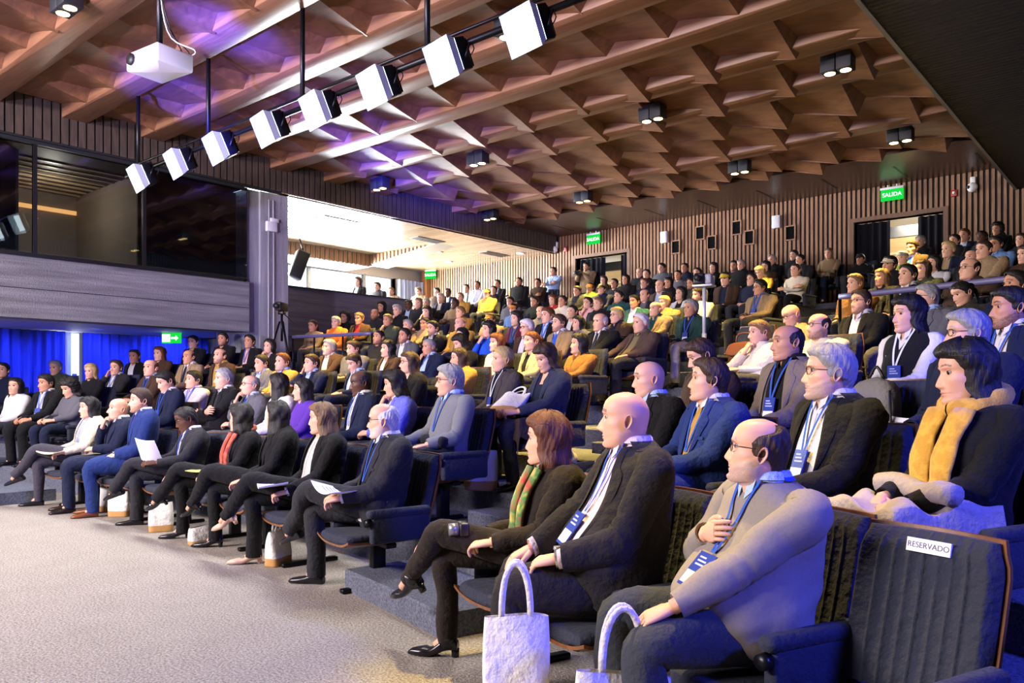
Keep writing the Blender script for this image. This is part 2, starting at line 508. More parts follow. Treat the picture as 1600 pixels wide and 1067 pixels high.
def hand(mb, W, D, Bk, side, curl, lod):
    """W wrist, D finger direction, Bk back-of-hand normal, side +1 = left hand (thumb towards -x when palm down, fingers forward)"""
    D = nrm(D); Bk = nrm(np.asarray(Bk, float) - D * np.dot(Bk, D)); S = np.cross(Bk, D)   # S: to the left of the fingers seen from above
    th_side = -side
    F = np.eye(4); F[:3, 0] = D; F[:3, 1] = S * 1.0; F[:3, 2] = Bk; F[:3, 3] = W
    n = (10, 8, 6)[lod]
    pal = crs([(-.03, 0, .026, .019), (0, 0, .028, .018), (.03, .0, .036, .0165), (.065, 0, .041, .0145), (.09, 0, .040, .012), (.098, 0, .034, .008)], (14, 9, 6)[lod])
    th = np.linspace(0, 2 * PI, n + 2, endpoint=False)
    P = np.stack([pal[:, 0:1] + 0 * th, pal[:, 2:3] * np.cos(th), pal[:, 3:4] * np.sin(th) - .006 * curl * (pal[:, 0:1] / .09) ** 2], -1)
    mb.grid(xf(P.reshape(-1, 3), F).reshape(P.shape), True, True, True, 0)
    # fingers index..little ; thumb side is th_side*y
    for k, (yb, ln, r) in enumerate(((.029, .072, .0088), (.0098, .080, .009), (-.0096, .074, .0086), (-.028, .058, .0076))):
        y = th_side * yb; seg = [ln * .45, ln * .30, ln * .27]
        p = np.array([.086, y, -.004 * curl]); pts = [p - np.array([.02, 0, 0]), p]
        ang = .10
        for q, sg in enumerate(seg):
            ang += curl * (.75, .85, .55)[q] * (1 + .08 * (k - 1.5)) + .04
            p = p + sg * np.array([math.cos(ang), -th_side * .03 * (k - 1.5), -math.sin(ang)]); pts.append(p)
        pts = crs(pts, (12, 7, 5)[lod]); rr = np.interp(np.linspace(0, 1, len(pts)), [0, .25, .5, .55, .9, 1], [r, r * 1.05, r * .92, r * .98, r * .78, r * .45])
        mb.tube(xf(pts, F), rr, (8, 6, 5)[lod])
    pts = np.array([(.012, th_side * .022, -.006), (.038, th_side * .046, -.012), (.066, th_side * (.056 - .012 * curl), -.018 - .01 * curl), (.092, th_side * (.056 - .026 * curl), -.022 - .014 * curl)])
    pts = crs(pts, (9, 6, 4)[lod])
    mb.tube(xf(pts, F), np.interp(np.linspace(0, 1, len(pts)), [0, .4, .85, 1], [.014, .0115, .009, .005]), (8, 6, 5)[lod])

def ik(S, W, pole, l1=.285, l2=.255):
    S = np.asarray(S, float); W = np.asarray(W, float)
    d = W - S; L = np.linalg.norm(d); dn = d / L
    s = max(1, L / (l1 + l2) * 1.002); l1 *= s; l2 *= s
    a = (l1 * l1 - l2 * l2 + L * L) / (2 * L); h = math.sqrt(max(1e-6, l1 * l1 - a * a))
    p = nrm(np.asarray(pole, float) - dn * np.dot(pole, dn))
    return S + dn * a + p * h

class Person:
    pass

def torso_tab(fem, fat, lean):
    t = np.array([(.43, .02, .172, .112), (.50, .02, .180, .124), (.60, .03, .170, .120), (.70, .05, .166, .116), (.80, .065, .186, .124),
                  (.90, .083, .205, .122), (.965, .09, .204, .106), (1.004, .088, .168, .088), (1.03, .080, .102, .072), (1.055, .068, .068, .064)])
    t[:, 2] *= np.interp(t[:, 0], [.4, 1.0, 1.05], [1.06, 1.06, 1]); t[:, 3] *= np.interp(t[:, 0], [.4, .97, 1.05], [1.05, 1.05, 1])
    if fem:
        t[:, 2] *= np.interp(t[:, 0], [.43, .6, .7, .93, 1.0, 1.06], [1.04, .94, .88, .91, .91, .9])
        t[:, 3] *= np.interp(t[:, 0], [.43, .7, .8, .86, .93, 1.04], [1, .92, 1.03, 1.08, .95, .92])
    b = np.exp(-((t[:, 0] - .64) / .15) ** 2) * fat
    t[:, 3] += b * .105; t[:, 1] -= b * .075; t[:, 2] += b * .055
    t[:, 2] += fat * .02 * (t[:, 0] < .97)
    t[:, 1] += lean * (t[:, 0] - .44)
    return t

POSE = {
    # right wrist, dir, back normal, curl, pole ; left the same
    'lap': ((-.085, -.215, .635), (.62, -.75, -.12), (-.1, -.25, 1), .75, (.085, -.235, .63), (-.62, -.75, -.12), (.1, -.25, 1), .7),
    'hold': ((-.10, -.285, .675), (.30, -.9, .12), (-.5, -.2, .8), .85, (.10, -.285, .675), (-.30, -.9, .12), (.5, -.2, .8), .85),
    'thigh': ((-.15, -.30, .645), (-.05, -.95, -.28), (0, -.25, 1), .38, (.13, -.25, .66), (-.50, -.85, -.12), (.15, -.2, 1), .45),
    'arm': ((-.24, -.25, .65), (0, -1, -.05), (0, 0, 1), .4, (.20, -.24, .645), (-.35, -.9, -.1), (0, -.2, 1), .5),
    'cross': ((.09, -.175, .785), (1, .12, .1), (.1, -1, .2), .4, (-.09, -.205, .755), (-1, .12, .1), (-.1, -1, .2), .45),
    'stand': ((-.235, -.03, .40), (0, -.1, -1), (-1, 0, 0), .4, (.235, -.03, .40), (0, -.1, -1), (1, 0, 0), .4),
    'chest': ((-.12, -.235, .835), (1, -.10, .12), (-.1, -1, .15), .45, (.16, -.30, .66), (-.42, -.85, -.3), (.2, -.2, 1), .5),
}
LEGYAW = {'F8': -.55, 'R6': -.25, 'R7': -.1, 'F3': -.25, 'F2': -.2, 'R9': -.3}
OPEN = {'R6': .05, 'F7': .035, 'R2': .03, 'M29': .02, 'F1': .04, 'R1': .03, 'F5': .02}

def folds(P, rng, amp, fr=30):
    k = rng.normal(0, 1, (4, 3)) * fr; ph = rng.uniform(0, 6, 4)
    return amp * (np.sin(P @ k.T + ph).sum(-1) / 2)

def make_person(loc, byaw, hyaw, hd, dz, size, attrs, label, seed):
    """byaw: yaw of the body in the world; hyaw: yaw of the head in the world."""
    sh, tone, top, pose, ext = attrs
    rng = np.random.default_rng(seed)
    fem = sh[0] == 'f'; style = sh[1]; hc = sh[2] if len(sh) > 2 else 'b'
    E = re.findall(r'G|N2|N|n|D|b[kbgwl]|X|F2|F|Y|T|E|Z', ext)
    beard = next((e[1] for e in E if e[0] == 'b' and len(e) == 2), None)
    lod = 0 if hd >= 43 else 1 if hd >= 21 else 2
    kind, *cs = top.split(':')
    c1 = cs[0]; c2 = cs[1] if len(cs) > 1 else 'W'; tie = cs[2] if len(cs) > 2 else '-'
    stand = pose.startswith('stand')
    fat = {'R6': .95, 'R7': 1.0, 'N26': .8, 'N66': .8, 'N11': .5, 'F8': .25, 'L3': .5}.get(seed_name.get(seed), float(np.clip(rng.normal(.12, .15), 0, .4)))
    if fem: fat *= .6
    lean = .02 + rng.uniform(-.03, .05)
    T = torso_tab(fem, fat, lean)
    Tf = crs(T, 120)
    def tz(z): return [np.interp(z, Tf[:, 0], Tf[:, k]) for k in (1, 2, 3)]
    EX = .86
    def tpt(z, th, off):
        cy, hw, hdp = tz(z)
        s = np.sin(th); c = np.cos(th)
        return np.stack(np.broadcast_arrays((hw + off) * np.sign(s) * abs(s) ** EX, cy - (hdp + off) * np.sign(c) * abs(c) ** EX, z), -1)
    def fy(x, z, off=0):
        cy, hw, hdp = tz(z)
        s = np.clip(abs(x) / (hw + off), 0, .999) ** (1 / EX)
        return cy - (hdp + off) * (1 - s * s) ** (EX / 2)
    hscale = float(np.clip(1.035 * size ** .55, .95, 1.12))
    ry = hyaw - byaw
    pitch = math.radians(22 if 'D' in E else 9 if 'E' in E else rng.uniform(-6, 4))
    roll = math.radians(12 if 'T' in E else rng.uniform(-3, 3))
    hc0 = np.array([0, .035 + lean * .6 - (.03 if 'D' in E else 0), 1.150])
    Sc = np.diag([hscale * (1 + .06 * min(fat, .8)), hscale, hscale, 1.])
    H = trans(hc0) @ rotz(ry) @ rotx(pitch) @ roty(roll) @ Sc
    Nk = trans(hc0) @ np.diag([(1.0 if fem else 1.08) + .36 * fat, 1.04 + .22 * fat, 1, 1.]) @ rotz(ry * .25)
    dz = float(np.clip(dz, -.22, .16))
    up = .45 if stand else 0
    def warp(v):
        v = v.copy(); z = v[:, 2]
        v[:, 2] = z + dz * np.clip((z - .5) / .45, 0, 1) + up
        return v
    # ---------------- body
    mb = MB()
    head_mesh(mb, H, Nk, lod, rng, beard, fem, fat, style not in 'LMCD')
    zz = np.linspace(.46, 1.01, (14, 10, 7)[lod]); th = np.linspace(0, 2 * PI, (24, 18, 12)[lod], endpoint=False)
    mb.grid(tpt(zz[:, None], th[None], -.012), True, True, True, 0)
    sx = tz(.93)[1] - .030 + .012 * min(fat, 1)
    Sh = {-1: np.array([-sx, .088 + lean * .48, .952]), 1: np.array([sx, .088 + lean * .48, .952])}
    base_pose = pose.replace('stand', '') if stand and pose != 'stand' else pose
    chin = xf(np.array([[0, -.105, -.125]]), H)[0]; cheek = xf(np.array([[-.075, -.07, -.05]]), H)[0]
    if base_pose == 'chin':
        pz = list(POSE['lap']); pz[0] = tuple(chin + np.array([-.035, -.045, -.075])); pz[1] = (.35, .25, .9); pz[2] = (-.3, -1, .2); pz[3] = .95
        pz[4] = (-.03, -.20, .70); pz[5] = (-1, -.1, 0); pz[6] = (0, -.6, .8)
    elif base_pose == 'faceR':
        pz = list(POSE['lap']); pz[0] = tuple(cheek + np.array([-.03, -.03, -.095])); pz[1] = (.2, .2, 1); pz[2] = (-.8, -.7, .1); pz[3] = .5
    else:
        pz = list(POSE.get(base_pose, POSE['lap']))
        if pose == 'standhold': pz = list(POSE['hold']); pz[0] = (-.07, -.26, .97); pz[4] = (.07, -.26, .93)
        if base_pose in ('lap', 'hold') and not stand:
            j = rng.uniform(-.025, .025, 3); pz[0] = tuple(np.array(pz[0]) + j); pz[4] = tuple(np.array(pz[4]) + j)
    arms = {}
    for s_, o in ((-1, 0), (1, 4)):
        W = np.array(pz[o], float)
        lowhand = W[2] < .75
        if base_pose in ('lap', 'hold', 'cross', 'chest') and not (base_pose == 'chest' and o == 0): W[1] -= fat * (.085 if W[2] < .85 else .03)
        if base_pose == 'chest' and o == 0: W[1] = fy(abs(W[0]), W[2], .035)
        if base_pose == 'thigh': W[1] -= fat * .04; W[0] *= 1 + .25 * fat
        raised = W[2] > .9
        pole = (s_ * .45, -.3, -.9) if raised else (s_ * .42, .6, -.6)
        if base_pose in ('cross', 'chest') and W[2] > .7: pole = (s_ * .8, .15, -.6)
        El = ik(Sh[s_], W, pole)
        arms[s_] = (El, W, nrm(pz[o + 1]), np.array(pz[o + 2], float), pz[o + 3])
        fd = nrm(W - El)
        D = nrm(nrm(pz[o + 1]) * .8 + fd * .35)
        hand(mb, W + fd * .012, D, pz[o + 2], s_, pz[o + 3], lod)
        pth = crs(np.array([Sh[s_], El, W + fd * .01]), 7)
        mb.tube(pth, np.linspace(.045, .026, 7), (10, 8, 6)[lod])
    # ---------------- legs
    legs = {}
    hx = .088 + .02 * fat
    cross = 'X' in E
    if stand:
        for s_ in (-1, 1): legs[s_] = (np.array([s_ * hx, .02, .94]), np.array([s_ * .10, .0, .50]), np.array([s_ * .105, .03, .10]), np.array([s_ * .2, -1, 0.]))
    else:
        sp = .055 * fat + rng.uniform(0, .035) + (0 if fem else .02)
        for s_ in (-1, 1):
            legs[s_] = (np.array([s_ * hx, .02, .525]), np.array([s_ * (.10 + sp), -.455, .535]), np.array([s_ * (.10 + sp * .8), -.43 + rng.uniform(-.06, .05), .10]), np.array([s_ * .22, -1, 0.]))
        if cross:
            legs[-1] = (legs[-1][0], np.array([-.075, -.465, .535]), np.array([-.10, -.47, .10]), np.array([-.15, -1, 0.]))
            legs[1] = (legs[1][0] + np.array([0, 0, .02]), np.array([-.005, -.50, .665]), np.array([-.235, -.69, .385]), np.array([-.55, -.72, -.28]))
    lyaw = LEGYAW.get(seed_name.get(seed), -.30 if cross else 0)
    if lyaw:
        Rl = rotz(lyaw)[:3, :3]
        for s_ in (-1, 1): legs[s_] = tuple(np.array([legs[s_][0]] + [Rl @ q for q in legs[s_][1:]]))
    for s_ in (-1, 1):
        A, K, An, td = legs[s_]
        mb.tube(crs(np.array([A, K, An]), 9), np.interp(np.linspace(0, 1, 9), [0, .5, 1], [.05, .030, .026]), (10, 8, 6)[lod])
        # foot
        f = nrm(td); mb.tube([An, An + f * .06 + np.array([0, 0, -.05])], np.array([.03, .025]), 8)
    if seed_name.get(seed) in ('R6', 'R4', 'F3'):
        El, W, *_r = arms[1]; wd = nrm(W - El); watch = MB(); watch.tube(np.array([W + wd * .002, W + wd * .022]), np.array([.0335, .0325]), 18, False); watch.tube(np.array([W + wd * .012 + np.array([0, -.004, .030]), W + wd * .012 + np.array([0, -.004, .040])]), np.array([.017, .015]), 14)
    else: watch = None
    skm = skin(tone, beard or (hc if hc in 'kblgwyr' and style != 'H' else 'b'))
    body_up = up
    def warp_leg(v):
        v = v.copy(); z = v[:, 2]
        if not stand: v[:, 2] = z + dz * np.clip((z - .5) / .45, 0, 1)
        return v
    if stand:                                       # legs were laid out standing; everything above z .46 seated is lifted
        vv = mb.v
        n_leg = 4
        mb.v = [warp(v) if i < len(vv) - n_leg else v for i, v in enumerate(vv)]
        root = mb.obj('person', [skm, plain('eye_white', '#a39c96', .3), plain('iris', '#1c120c', .2)], None, None)
    else:
        root = mb.obj('person', [skm, plain('eye_white', '#a39c96', .3), plain('iris', '#1c120c', .2)], None, warp)
    if watch: watch.obj('wristwatch', plain('watch_steel', '#b9bcc4', .25, .8), root, warp)
    tag(root, label, 'person', 'audience seated in the auditorium' if not stand else None)
    # ---------------- trousers / skirt
    tr = MB()
    tcol = {'R8': '#4a4d66', 'F3': 'N2', 'F1': '#3b3842', 'N28': 'X', 'R2': '#4a4540', 'R9': 'B3', 'F5': 'K', 'N26': '#26262c', 'N46': 'C'}.get(seed_name.get(seed))
    if tcol is None: tcol = c1 if kind == 'suit' and c1 in ('K', 'N', 'N2', 'C', 'C3', 'G') else ['K', 'C', 'N', '#2a2b33', '#3a3a42', '#33373f'][int(rng.integers(6))]
    if stand:
        zp = np.linspace(.86, 1.06, 6)
        tr.grid(tpt(zp[:, None] - .45, th[None], .012) + np.array([0, 0, .45]), True, True, True)
    else:
        zp = np.linspace(.435, .60, 7)
        tr.grid(tpt(zp[:, None], th[None], .002), True, True, True)
    nl = (22, 14, 9)[lod]
    for s_ in (-1, 1):
        A, K, An, td = legs[s_]
        hem = An + (nrm(An - K) * .025 if (cross and s_ == 1) else np.array([0, 0, -.04]))
        p = crs(np.array([A + np.array([0, .03, 0]), A * .5 + K * .5 + np.array([0, 0, .012]), K + np.array([0, .03, .004]), K + nrm(An - K) * .055 + np.array([0, -.014, 0]), K * .5 + An * .5 + np.array([0, .0, 0]), hem]), nl)
        t = np.linspace(0, 1, nl)
        w = (1 + .12 * fat) * (1.0 if not fem else .92)
        r = np.interp(t, [0, .2, .5, .6, .8, 1], [.098, .090, .070, .069, .066, .066 if not (fem and rng.random() < .5) else .05]) * w
        rings = tube_rings(p, np.stack([r, r], 1), (20, 14, 9)[lod], (0, 1, .3))
        rings += nrm(rings - p[:, None]) * folds(rings, rng, .0055 if lod < 2 else 0, 22)[..., None]
        tr.grid(rings, True, True, False)
    tr.obj('trousers', cloth(tcol), root, warp_leg)
    # ---------------- shoes
    front = hd >= 21 or stand
    if front:
        shc = {'F2': '#241812', 'F3': '#7a4522', 'F7': '#c9a48a', 'F6': '#16141a', 'F5': '#18161c', 'R9': '#141216', 'L37': '#7a4522'}.get(seed_name.get(seed), '#17161a' if rng.random() < .75 else '#3a2417')
        heel = seed_name.get(seed) in ('F7', 'F5', 'F6', 'R9')
        bootie = seed_name.get(seed) == 'R9'
        for s_ in (-1, 1):
            A, K, An, td = legs[s_]
            f = nrm(td); shin = nrm(K - An); u = nrm(shin - f * np.dot(shin, f)); r_ = np.cross(f, u)
            if not (cross and s_ == 1): u = np.array([0, 0, 1.]); f = nrm(f * np.array([1, 1, 0])); r_ = np.cross(f, u)
            o = An - u * .10 + (u * .0)
            hh = .035 if heel else .0
            tab = crs([(-.060, .020, .004, .030), (-.056, .030, 0, .062), (-.02, .034, 0, .085), (.03, .036, 0, .075), (.08, .042, 0, .056), (.14, .046, 0, .044), (.19, .036 if not heel else .026, 0, .034), (.213, .014, .004, .018)], (22, 12, 8)[lod])
            m = MB(); a = np.linspace(0, 2 * PI, (16, 12, 8)[lod], endpoint=False)
            ca = np.sign(np.cos(a)) * abs(np.cos(a)) ** .8; sa = np.sign(np.sin(a)) * abs(np.sin(a)) ** .7
            rows = []
            for (x_, w_, z0, z1) in tab:
                zb = z0 + hh * sstep((.10 - x_) / .12)
                zt = zb + max(.012, z1 - z0 - hh * .3 * (x_ < .1))
                rows.append(o + f * x_ + np.outer(ca * w_, r_) + np.outer((zb + zt) / 2 + sa * (zt - zb) / 2, u))
            m.grid(np.array(rows), True, True, True)
            if heel: m.tube(np.array([o - f * .045 + u * (hh + .01), o - f * .045]), np.array([.022, .014 if not bootie else .02]), 8)
            if bootie or fem and rng.random() < .3: m.tube(np.array([o + f * 0 + u * .05, An + shin * .04]), np.array([.046, .05]), 12)
            else: m.tube(np.array([o + u * .05, An + shin * .05]), np.array([.038, .040]), 10)
            if lod < 2 and not fem:
                sk = MB(); sk.tube(np.array([An - u * .045 + f * .0, An + shin * .10]), np.array([.040, .042]), 10); sk.obj('sock', cloth('K' if rng.random() < .6 else 'N'), root, warp_leg if not stand else None)
            m.obj('shoe', plain('shoe_' + shc, shc, .25 if shc[1] != 'c' else .4), root, warp_leg if not stand else None)
    # ---------------- top
    knit = kind == 'swe'
    Mt = (56, 34, 20)[lod]; Rt = (44, 26, 15)[lod]
    off = {'suit': .018, 'coat': .026, 'swe': .014, 'shirt': .008, 'vest': .012}[kind]
    mt = cloth(c1, knit); ms = cloth(c2)
    tp = MB()
    zlo = .465 if kind != 'coat' else .45
    z = np.linspace(zlo, 1.034 if kind != 'coat' else 1.05, Rt)
    opened = kind in ('suit', 'vest')
    if opened:
        wide = rng.uniform(.0, .03) + .02 * (lod == 0) * (tie == '-')
        if kind == 'vest': xw = np.interp(z, [.45, .90, .92, 1.02], [.0, .0, .012, .06])
        elif tie == '-': xw = np.interp(z, [.45, .55, .68, .85, 1.01, 1.05], np.array([.095, .075, .055, .062, .070, .068]) + wide * np.array([1, 1, .9, .6, 0, 0]) + OPEN.get(seed_name.get(seed), 0) * np.array([1.2, 1.1, 1, .7, .1, 0]))
        else: xw = np.interp(z, [.45, .55, .68, 1.01, 1.05], [.07 + wide, .045 + wide, .028 + wide * .7, .066, .066])
        cy, hw, hdp = tz(z)
        a0 = np.arcsin(np.clip((xw / (hw + off)) ** (1 / EX), 0, .95))[:, None]
        u = np.linspace(0, 1, Mt)[None]
        u = u + .06 * np.sin(2 * PI * u) * -1
        TH = a0 + (2 * PI - 2 * a0) * u
        P = tpt(z[:, None], TH, off)
    else:
        u = np.linspace(0, 2 * PI, Mt, endpoint=False)[None]
        P = tpt(z[:, None], u + 0 * z[:, None], off)
    
    fo = (folds(P, rng, .0062 if lod < 2 else .002, 15) + folds(P, rng, .003 if lod < 2 else 0, 40)) * np.interp(z, [.45, .6, .8, 1.0], [1.4, 1.4, 1, .3])[:, None]
    ctr = np.stack([0 * z, tz(z)[0], z], -1)[:, None]
    P = P + nrm((P - ctr) * np.array([1, 1, 0])) * fo[..., None]
    if opened:
        e0 = P[:, :1] + nrm((ctr - P[:, :1])) * .016; e1 = P[:, -1:] + nrm((ctr - P[:, -1:])) * .016
        P = np.concatenate([e0, P, e1], 1)
    tp.grid(P, not opened)
    if not opened:                                   # neckband / collar rolled inwards
        Pr = np.stack([P[-1], P[-1] * .5 + ctr[-1] * .5 + np.array([0, 0, .012])]); tp.grid(Pr, True)
    # sleeves
    ns = (26, 16, 9)[lod]; nm = (18, 13, 8)[lod]
    slv = MB() if kind == 'vest' else tp
    for s_ in (-1, 1):
        El, W, D, Bk, cu = arms[s_]
        S0 = Sh[s_]
        inn = S0 + np.array([-s_ * .055, -.005, .012])
        fd = nrm(W - El); ud = nrm(El - S0)
        p = crs(np.array([inn, S0 + np.array([s_ * .012, 0, -.004]), S0 * .55 + El * .45, El - ud * .03, El + fd * .05, El * .35 + W * .65, W - fd * .006]), ns)
        t = np.linspace(0, 1, ns)
        w = {'suit': 1.12, 'coat': 1.24, 'swe': 1.08, 'shirt': 1.05, 'vest': 1.08}[kind] * (1 + .07 * fat) * (.9 if fem else 1)
        r = np.interp(t, [0, .14, .3, .5, .62, .8, 1], [.058, .073, .067, .058, .056, .048, .041 if kind not in ('swe',) else .036]) * w
        rings = tube_rings(p, np.stack([r, r], 1), nm, (0, 1, 0))
        ed = np.exp(-((t - .55) / .16) ** 2)[:, None]
        wr = np.sin(t[:, None] * 60 + 2.5 * np.sin(np.linspace(0, 2 * PI, nm, endpoint=False))[None] + rng.uniform(0, 6)) * .0058 * ed
        rings += nrm(rings - p[:, None]) * ((folds(rings, rng, .005, 26) + wr) * (1 if lod < 2 else .4))[..., None]
        slv.grid(rings, True, True, False)
        e = np.stack([rings[-1], rings[-1] * .75 + p[-1] * .25 - fd * .01]); slv.grid(e, True)
    if kind == 'suit' and lod < 2:                   # lapels
        zl = np.linspace(.70, 1.025, 16 if lod == 0 else 9)
        xi = np.interp(zl, z, xw)
        lw = np.interp(zl, [.70, .76, .87, .915, .925, .98, 1.025], [.006, .034, .066, .080, .052, .050, .034]) * (.85 if fem else 1)
        for s_ in (-1, 1):
            uu = np.linspace(0, 1, 5)[None]
            x = xi[:, None] - .004 + lw[:, None] * uu
            zz2 = zl[:, None] + .012 * uu
            o2 = off + .005 + .007 * np.sin(uu * PI)
            L = np.stack([s_ * x, fy(x, zz2, o2), zz2], -1)
            tp.grid(L, False, flip=(s_ > 0))
            eg = np.stack([L[:, -1], L[:, -1] + np.array([0, .012, 0])]); tp.grid(eg, False)
        a = np.linspace(60, 300, 26 if lod == 0 else 14) * PI / 180        # jacket collar round the nape
        c0 = tpt(np.full(1, 1.018), a, off + .004); c1_ = tpt(np.full(1, 1.045), a, .017) + np.array([0, 0, .012]); c2_ = tpt(np.full(1, 1.045), a, .006) + np.array([0, 0, .008])
        tp.grid(np.stack([c0, c1_, c2_]), False)
        if lod == 0 and tie != '-':                  # breast pocket welt and buttons
            for (x0, x1, z0) in ((.07, .125, .815),):
                xx = np.linspace(x0, x1, 6)
                tp.grid(np.stack([np.stack([xx, fy(xx, z0, off + .006), z0 + 0 * xx], -1), np.stack([xx, fy(xx, z0 + .018, off + .006), z0 + .018 + 0 * xx], -1)]), False)
    if kind == 'coat':
        a = np.linspace(14, 346, 30 if lod == 0 else 16) * PI / 180
        tp.grid(np.stack([tpt(np.full(1, 1.02), a, .012), tpt(np.full(1, 1.05), a, .024) + np.array([0, 0, .014]), tpt(np.full(1, 1.05), a, .010) + np.array([0, 0, .016])]), False)
        if lod < 2:
            zz2 = np.linspace(.50, 1.0, 14)
            tp.tube(np.stack([.004 + 0 * zz2, fy(0 * zz2, zz2, off) - .001, zz2], -1), .004, 6)
    nm_top = {'suit': 'jacket', 'coat': 'coat', 'swe': 'sweater', 'shirt': 'shirt', 'vest': 'vest'}[kind]
    tp.obj(nm_top, mt, root, warp)
    # ---------------- shirt under it, collar, cuffs
    if kind in ('suit', 'vest') or (kind in ('swe', 'shirt') and lod < 2):
        sm = MB()
        if kind in ('suit', 'vest'):
            zs = np.linspace(.48, 1.05, (24, 16, 9)[lod])
            sm.grid(tpt(zs[:, None], np.linspace(0, 2 * PI, (30, 20, 12)[lod], endpoint=False)[None], .003), True)
        collar = kind in ('suit', 'shirt', 'vest') and (not fem or kind in ('vest', 'shirt')) or (kind == 'swe' and seed_name.get(seed) in ('R7', 'L37', 'L17'))
        if collar and lod < 2:
            a = np.linspace(10, 350, 34 if lod == 0 else 18) * PI / 180
            r0 = tpt(np.full(1, 1.04), a, .006); r1 = tpt(np.full(1, 1.055), a, .006) + np.array([0, .004, .026]); r2 = tpt(np.full(1, 1.046), a, .016) + np.array([0, 0, .002])
            sm.grid(np.stack([r0, r1]), False); sm.grid(np.stack([r1 + np.array([0, 0, .0]), (r1 + r2) / 2 + np.array([0, 0, .008]), r2]), False)
            for s_ in (-1, 1):
                xa = s_ * np.array([.012, .056, .048, .018]); za = np.array([1.052, 1.060, 1.005, .975 if tie == '-' else .988])
                cpt = np.stack([xa, fy(abs(xa), np.minimum(za, 1.04), .018) - .004, za], -1)
                sm.add(np.concatenate([cpt, cpt + np.array([0, .006, 0])]), [np.array([[0, 1, 2, 3], [7, 6, 5, 4]] if s_ > 0 else [[3, 2, 1, 0], [4, 5, 6, 7]])])
        if lod == 0 and kind == 'suit':
            for s_ in (-1, 1):
                El, W, *_ = arms[s_]; fd = nrm(W - El)
                sm.tube(np.array([W - fd * .02, W + fd * .012]), np.array([.036, .036]), 16, False)
        if kind == 'vest' and slv.n: sm.v += slv.v; sm.feat += slv.feat; sm.loops += [l + sm.n for l in slv.loops]; sm.tot += slv.tot; sm.mat += slv.mat; sm.sm += slv.sm; sm.n += slv.n
        if lod == 0 and kind == 'suit' and tie == '-':
            zz2 = np.linspace(.56, .96, 12)
            sm.tube(np.stack([0 * zz2, fy(0 * zz2, zz2, .004), zz2], -1), .003, 5)
        o = sm.obj('shirt' if kind in ('suit', 'vest') else 'collar', ms if kind in ('suit', 'vest') else cloth('L' if kind == 'swe' else c1), root, warp)
    if tie != '-':
        tm = MB(); zt = np.linspace(.60, 1.025, 14); wt = np.interp(zt, [.60, .63, .975, .99, 1.0, 1.025], [.004, .042, .024, .018, .022, .024])
        uu = np.linspace(-1, 1, 5)[None]
        x = wt[:, None] * uu
        tm.grid(np.stack([x, fy(abs(x), zt[:, None], .012) - .003 * (1 - uu ** 2), zt[:, None] + 0 * x], -1), False)
        tm.obj('tie', cloth(tie, tie in 'YN'), root, warp)
    # ---------------- lanyard and badge
    if 'N' in E or 'n' in E or 'N2' in E:
        lm = MB(); zb = .79 if 'n' not in E else .74
        wl = .008
        o2 = off + .006 if not opened else .012
        for s_ in (-1, 1):
            zz2 = np.linspace(1.05, zb, 14); x = s_ * np.interp(zz2, [zb, 1.02, 1.05], [.006, .060, .068])
            y = fy(abs(x), np.minimum(zz2, 1.045), .012 + (.012 if not opened else .008))
            lm.grid(np.stack([np.stack([x - wl, y, zz2], -1), np.stack([x + wl, y, zz2], -1)], 1), False)
        a = np.linspace(95, 265, 14) * PI / 180
        lm.grid(np.stack([tpt(np.full(1, 1.045), a, .022), tpt(np.full(1, 1.055), a, .014) + np.array([0, 0, .014])]), False)
        lm.obj('lanyard', plain('lanyard_blue', '#1c4db5', .6) if seed_name.get(seed) not in ('M29', 'N61') else plain('lanyard_white', '#cfd3dc', .6), root, warp)
        if 'n' not in E:
            y = fy(0., zb - .05, .02) - .008
            sl = fy(0., zb - .11, .02) - fy(0., zb, .02)
            Mx = trans((0, y, zb - .055)) @ rotx(math.atan2(-sl, .11) * -1) @ rotz(rng.uniform(-.2, .2))
            Mx = Mx @ np.diag([1.2, 1, 1.12, 1.]) if lod == 0 else Mx
            bm = MB(); bm.box((-.046, -.0025, -.068), (.046, .0025, .062), 0, Mx)
            bb = bm.obj('badge', plain('badge_blue', '#2a3f98', .35), root, warp)
            b2 = MB(); b2.box((-.042, -.0035, -.058), (.042, -.0026, -.012), 0, Mx)
            b2.obj('name_strip', plain('badge_white', '#e9e7ee', .4), bb, warp)
            if lod == 0:
                b3 = MB()
                for k in range(3): b3.box((-.03, -.0035, .012 + .014 * k), (.03 - .012 * k, -.0026, .018 + .014 * k), 0, Mx)
                b3.obj('print_line', plain('badge_print', '#aeb6e8', .4), bb, warp)
    # ---------------- scarf
    if 'F' in E or 'F2' in E or 'Y' in E:
        sc = MB(); a = np.linspace(0, 2 * PI, 30)
        cy = tz(1.02)[0]
        big = 'Y' in E
        r1 = .105 if big else .085
        pth = np.stack([r1 * np.sin(a), cy - .004 - (r1 - .004) * np.cos(a), 1.03 - .035 * np.cos(a) + (.012 if big else 0)], -1)
        sc.tube(pth, np.stack([.042 + .006 * np.sin(a * 5), .034 + .006 * np.cos(a * 7)], 1) * (1 if big else .75), 12, False)
        for s_, zl_ in ((-1, .60), (1, .66 if not big else .58)):
            zz2 = np.linspace(1.01, zl_, 12); x = s_ * np.interp(zz2, [.6, 1.0], [.05, .07])
            y = fy(abs(x), zz2, .045)
            sc.tube(np.stack([x, y, zz2], -1), np.stack([.018 + 0 * zz2, (.058 if big else .042) + .006 * np.sin(zz2 * 40)], 1), 12, True, up=(0, 1, 0))
        sc.obj('scarf', scarf_mat('Y' if big else 'F2' if 'F2' in E else 'F'), root, warp)
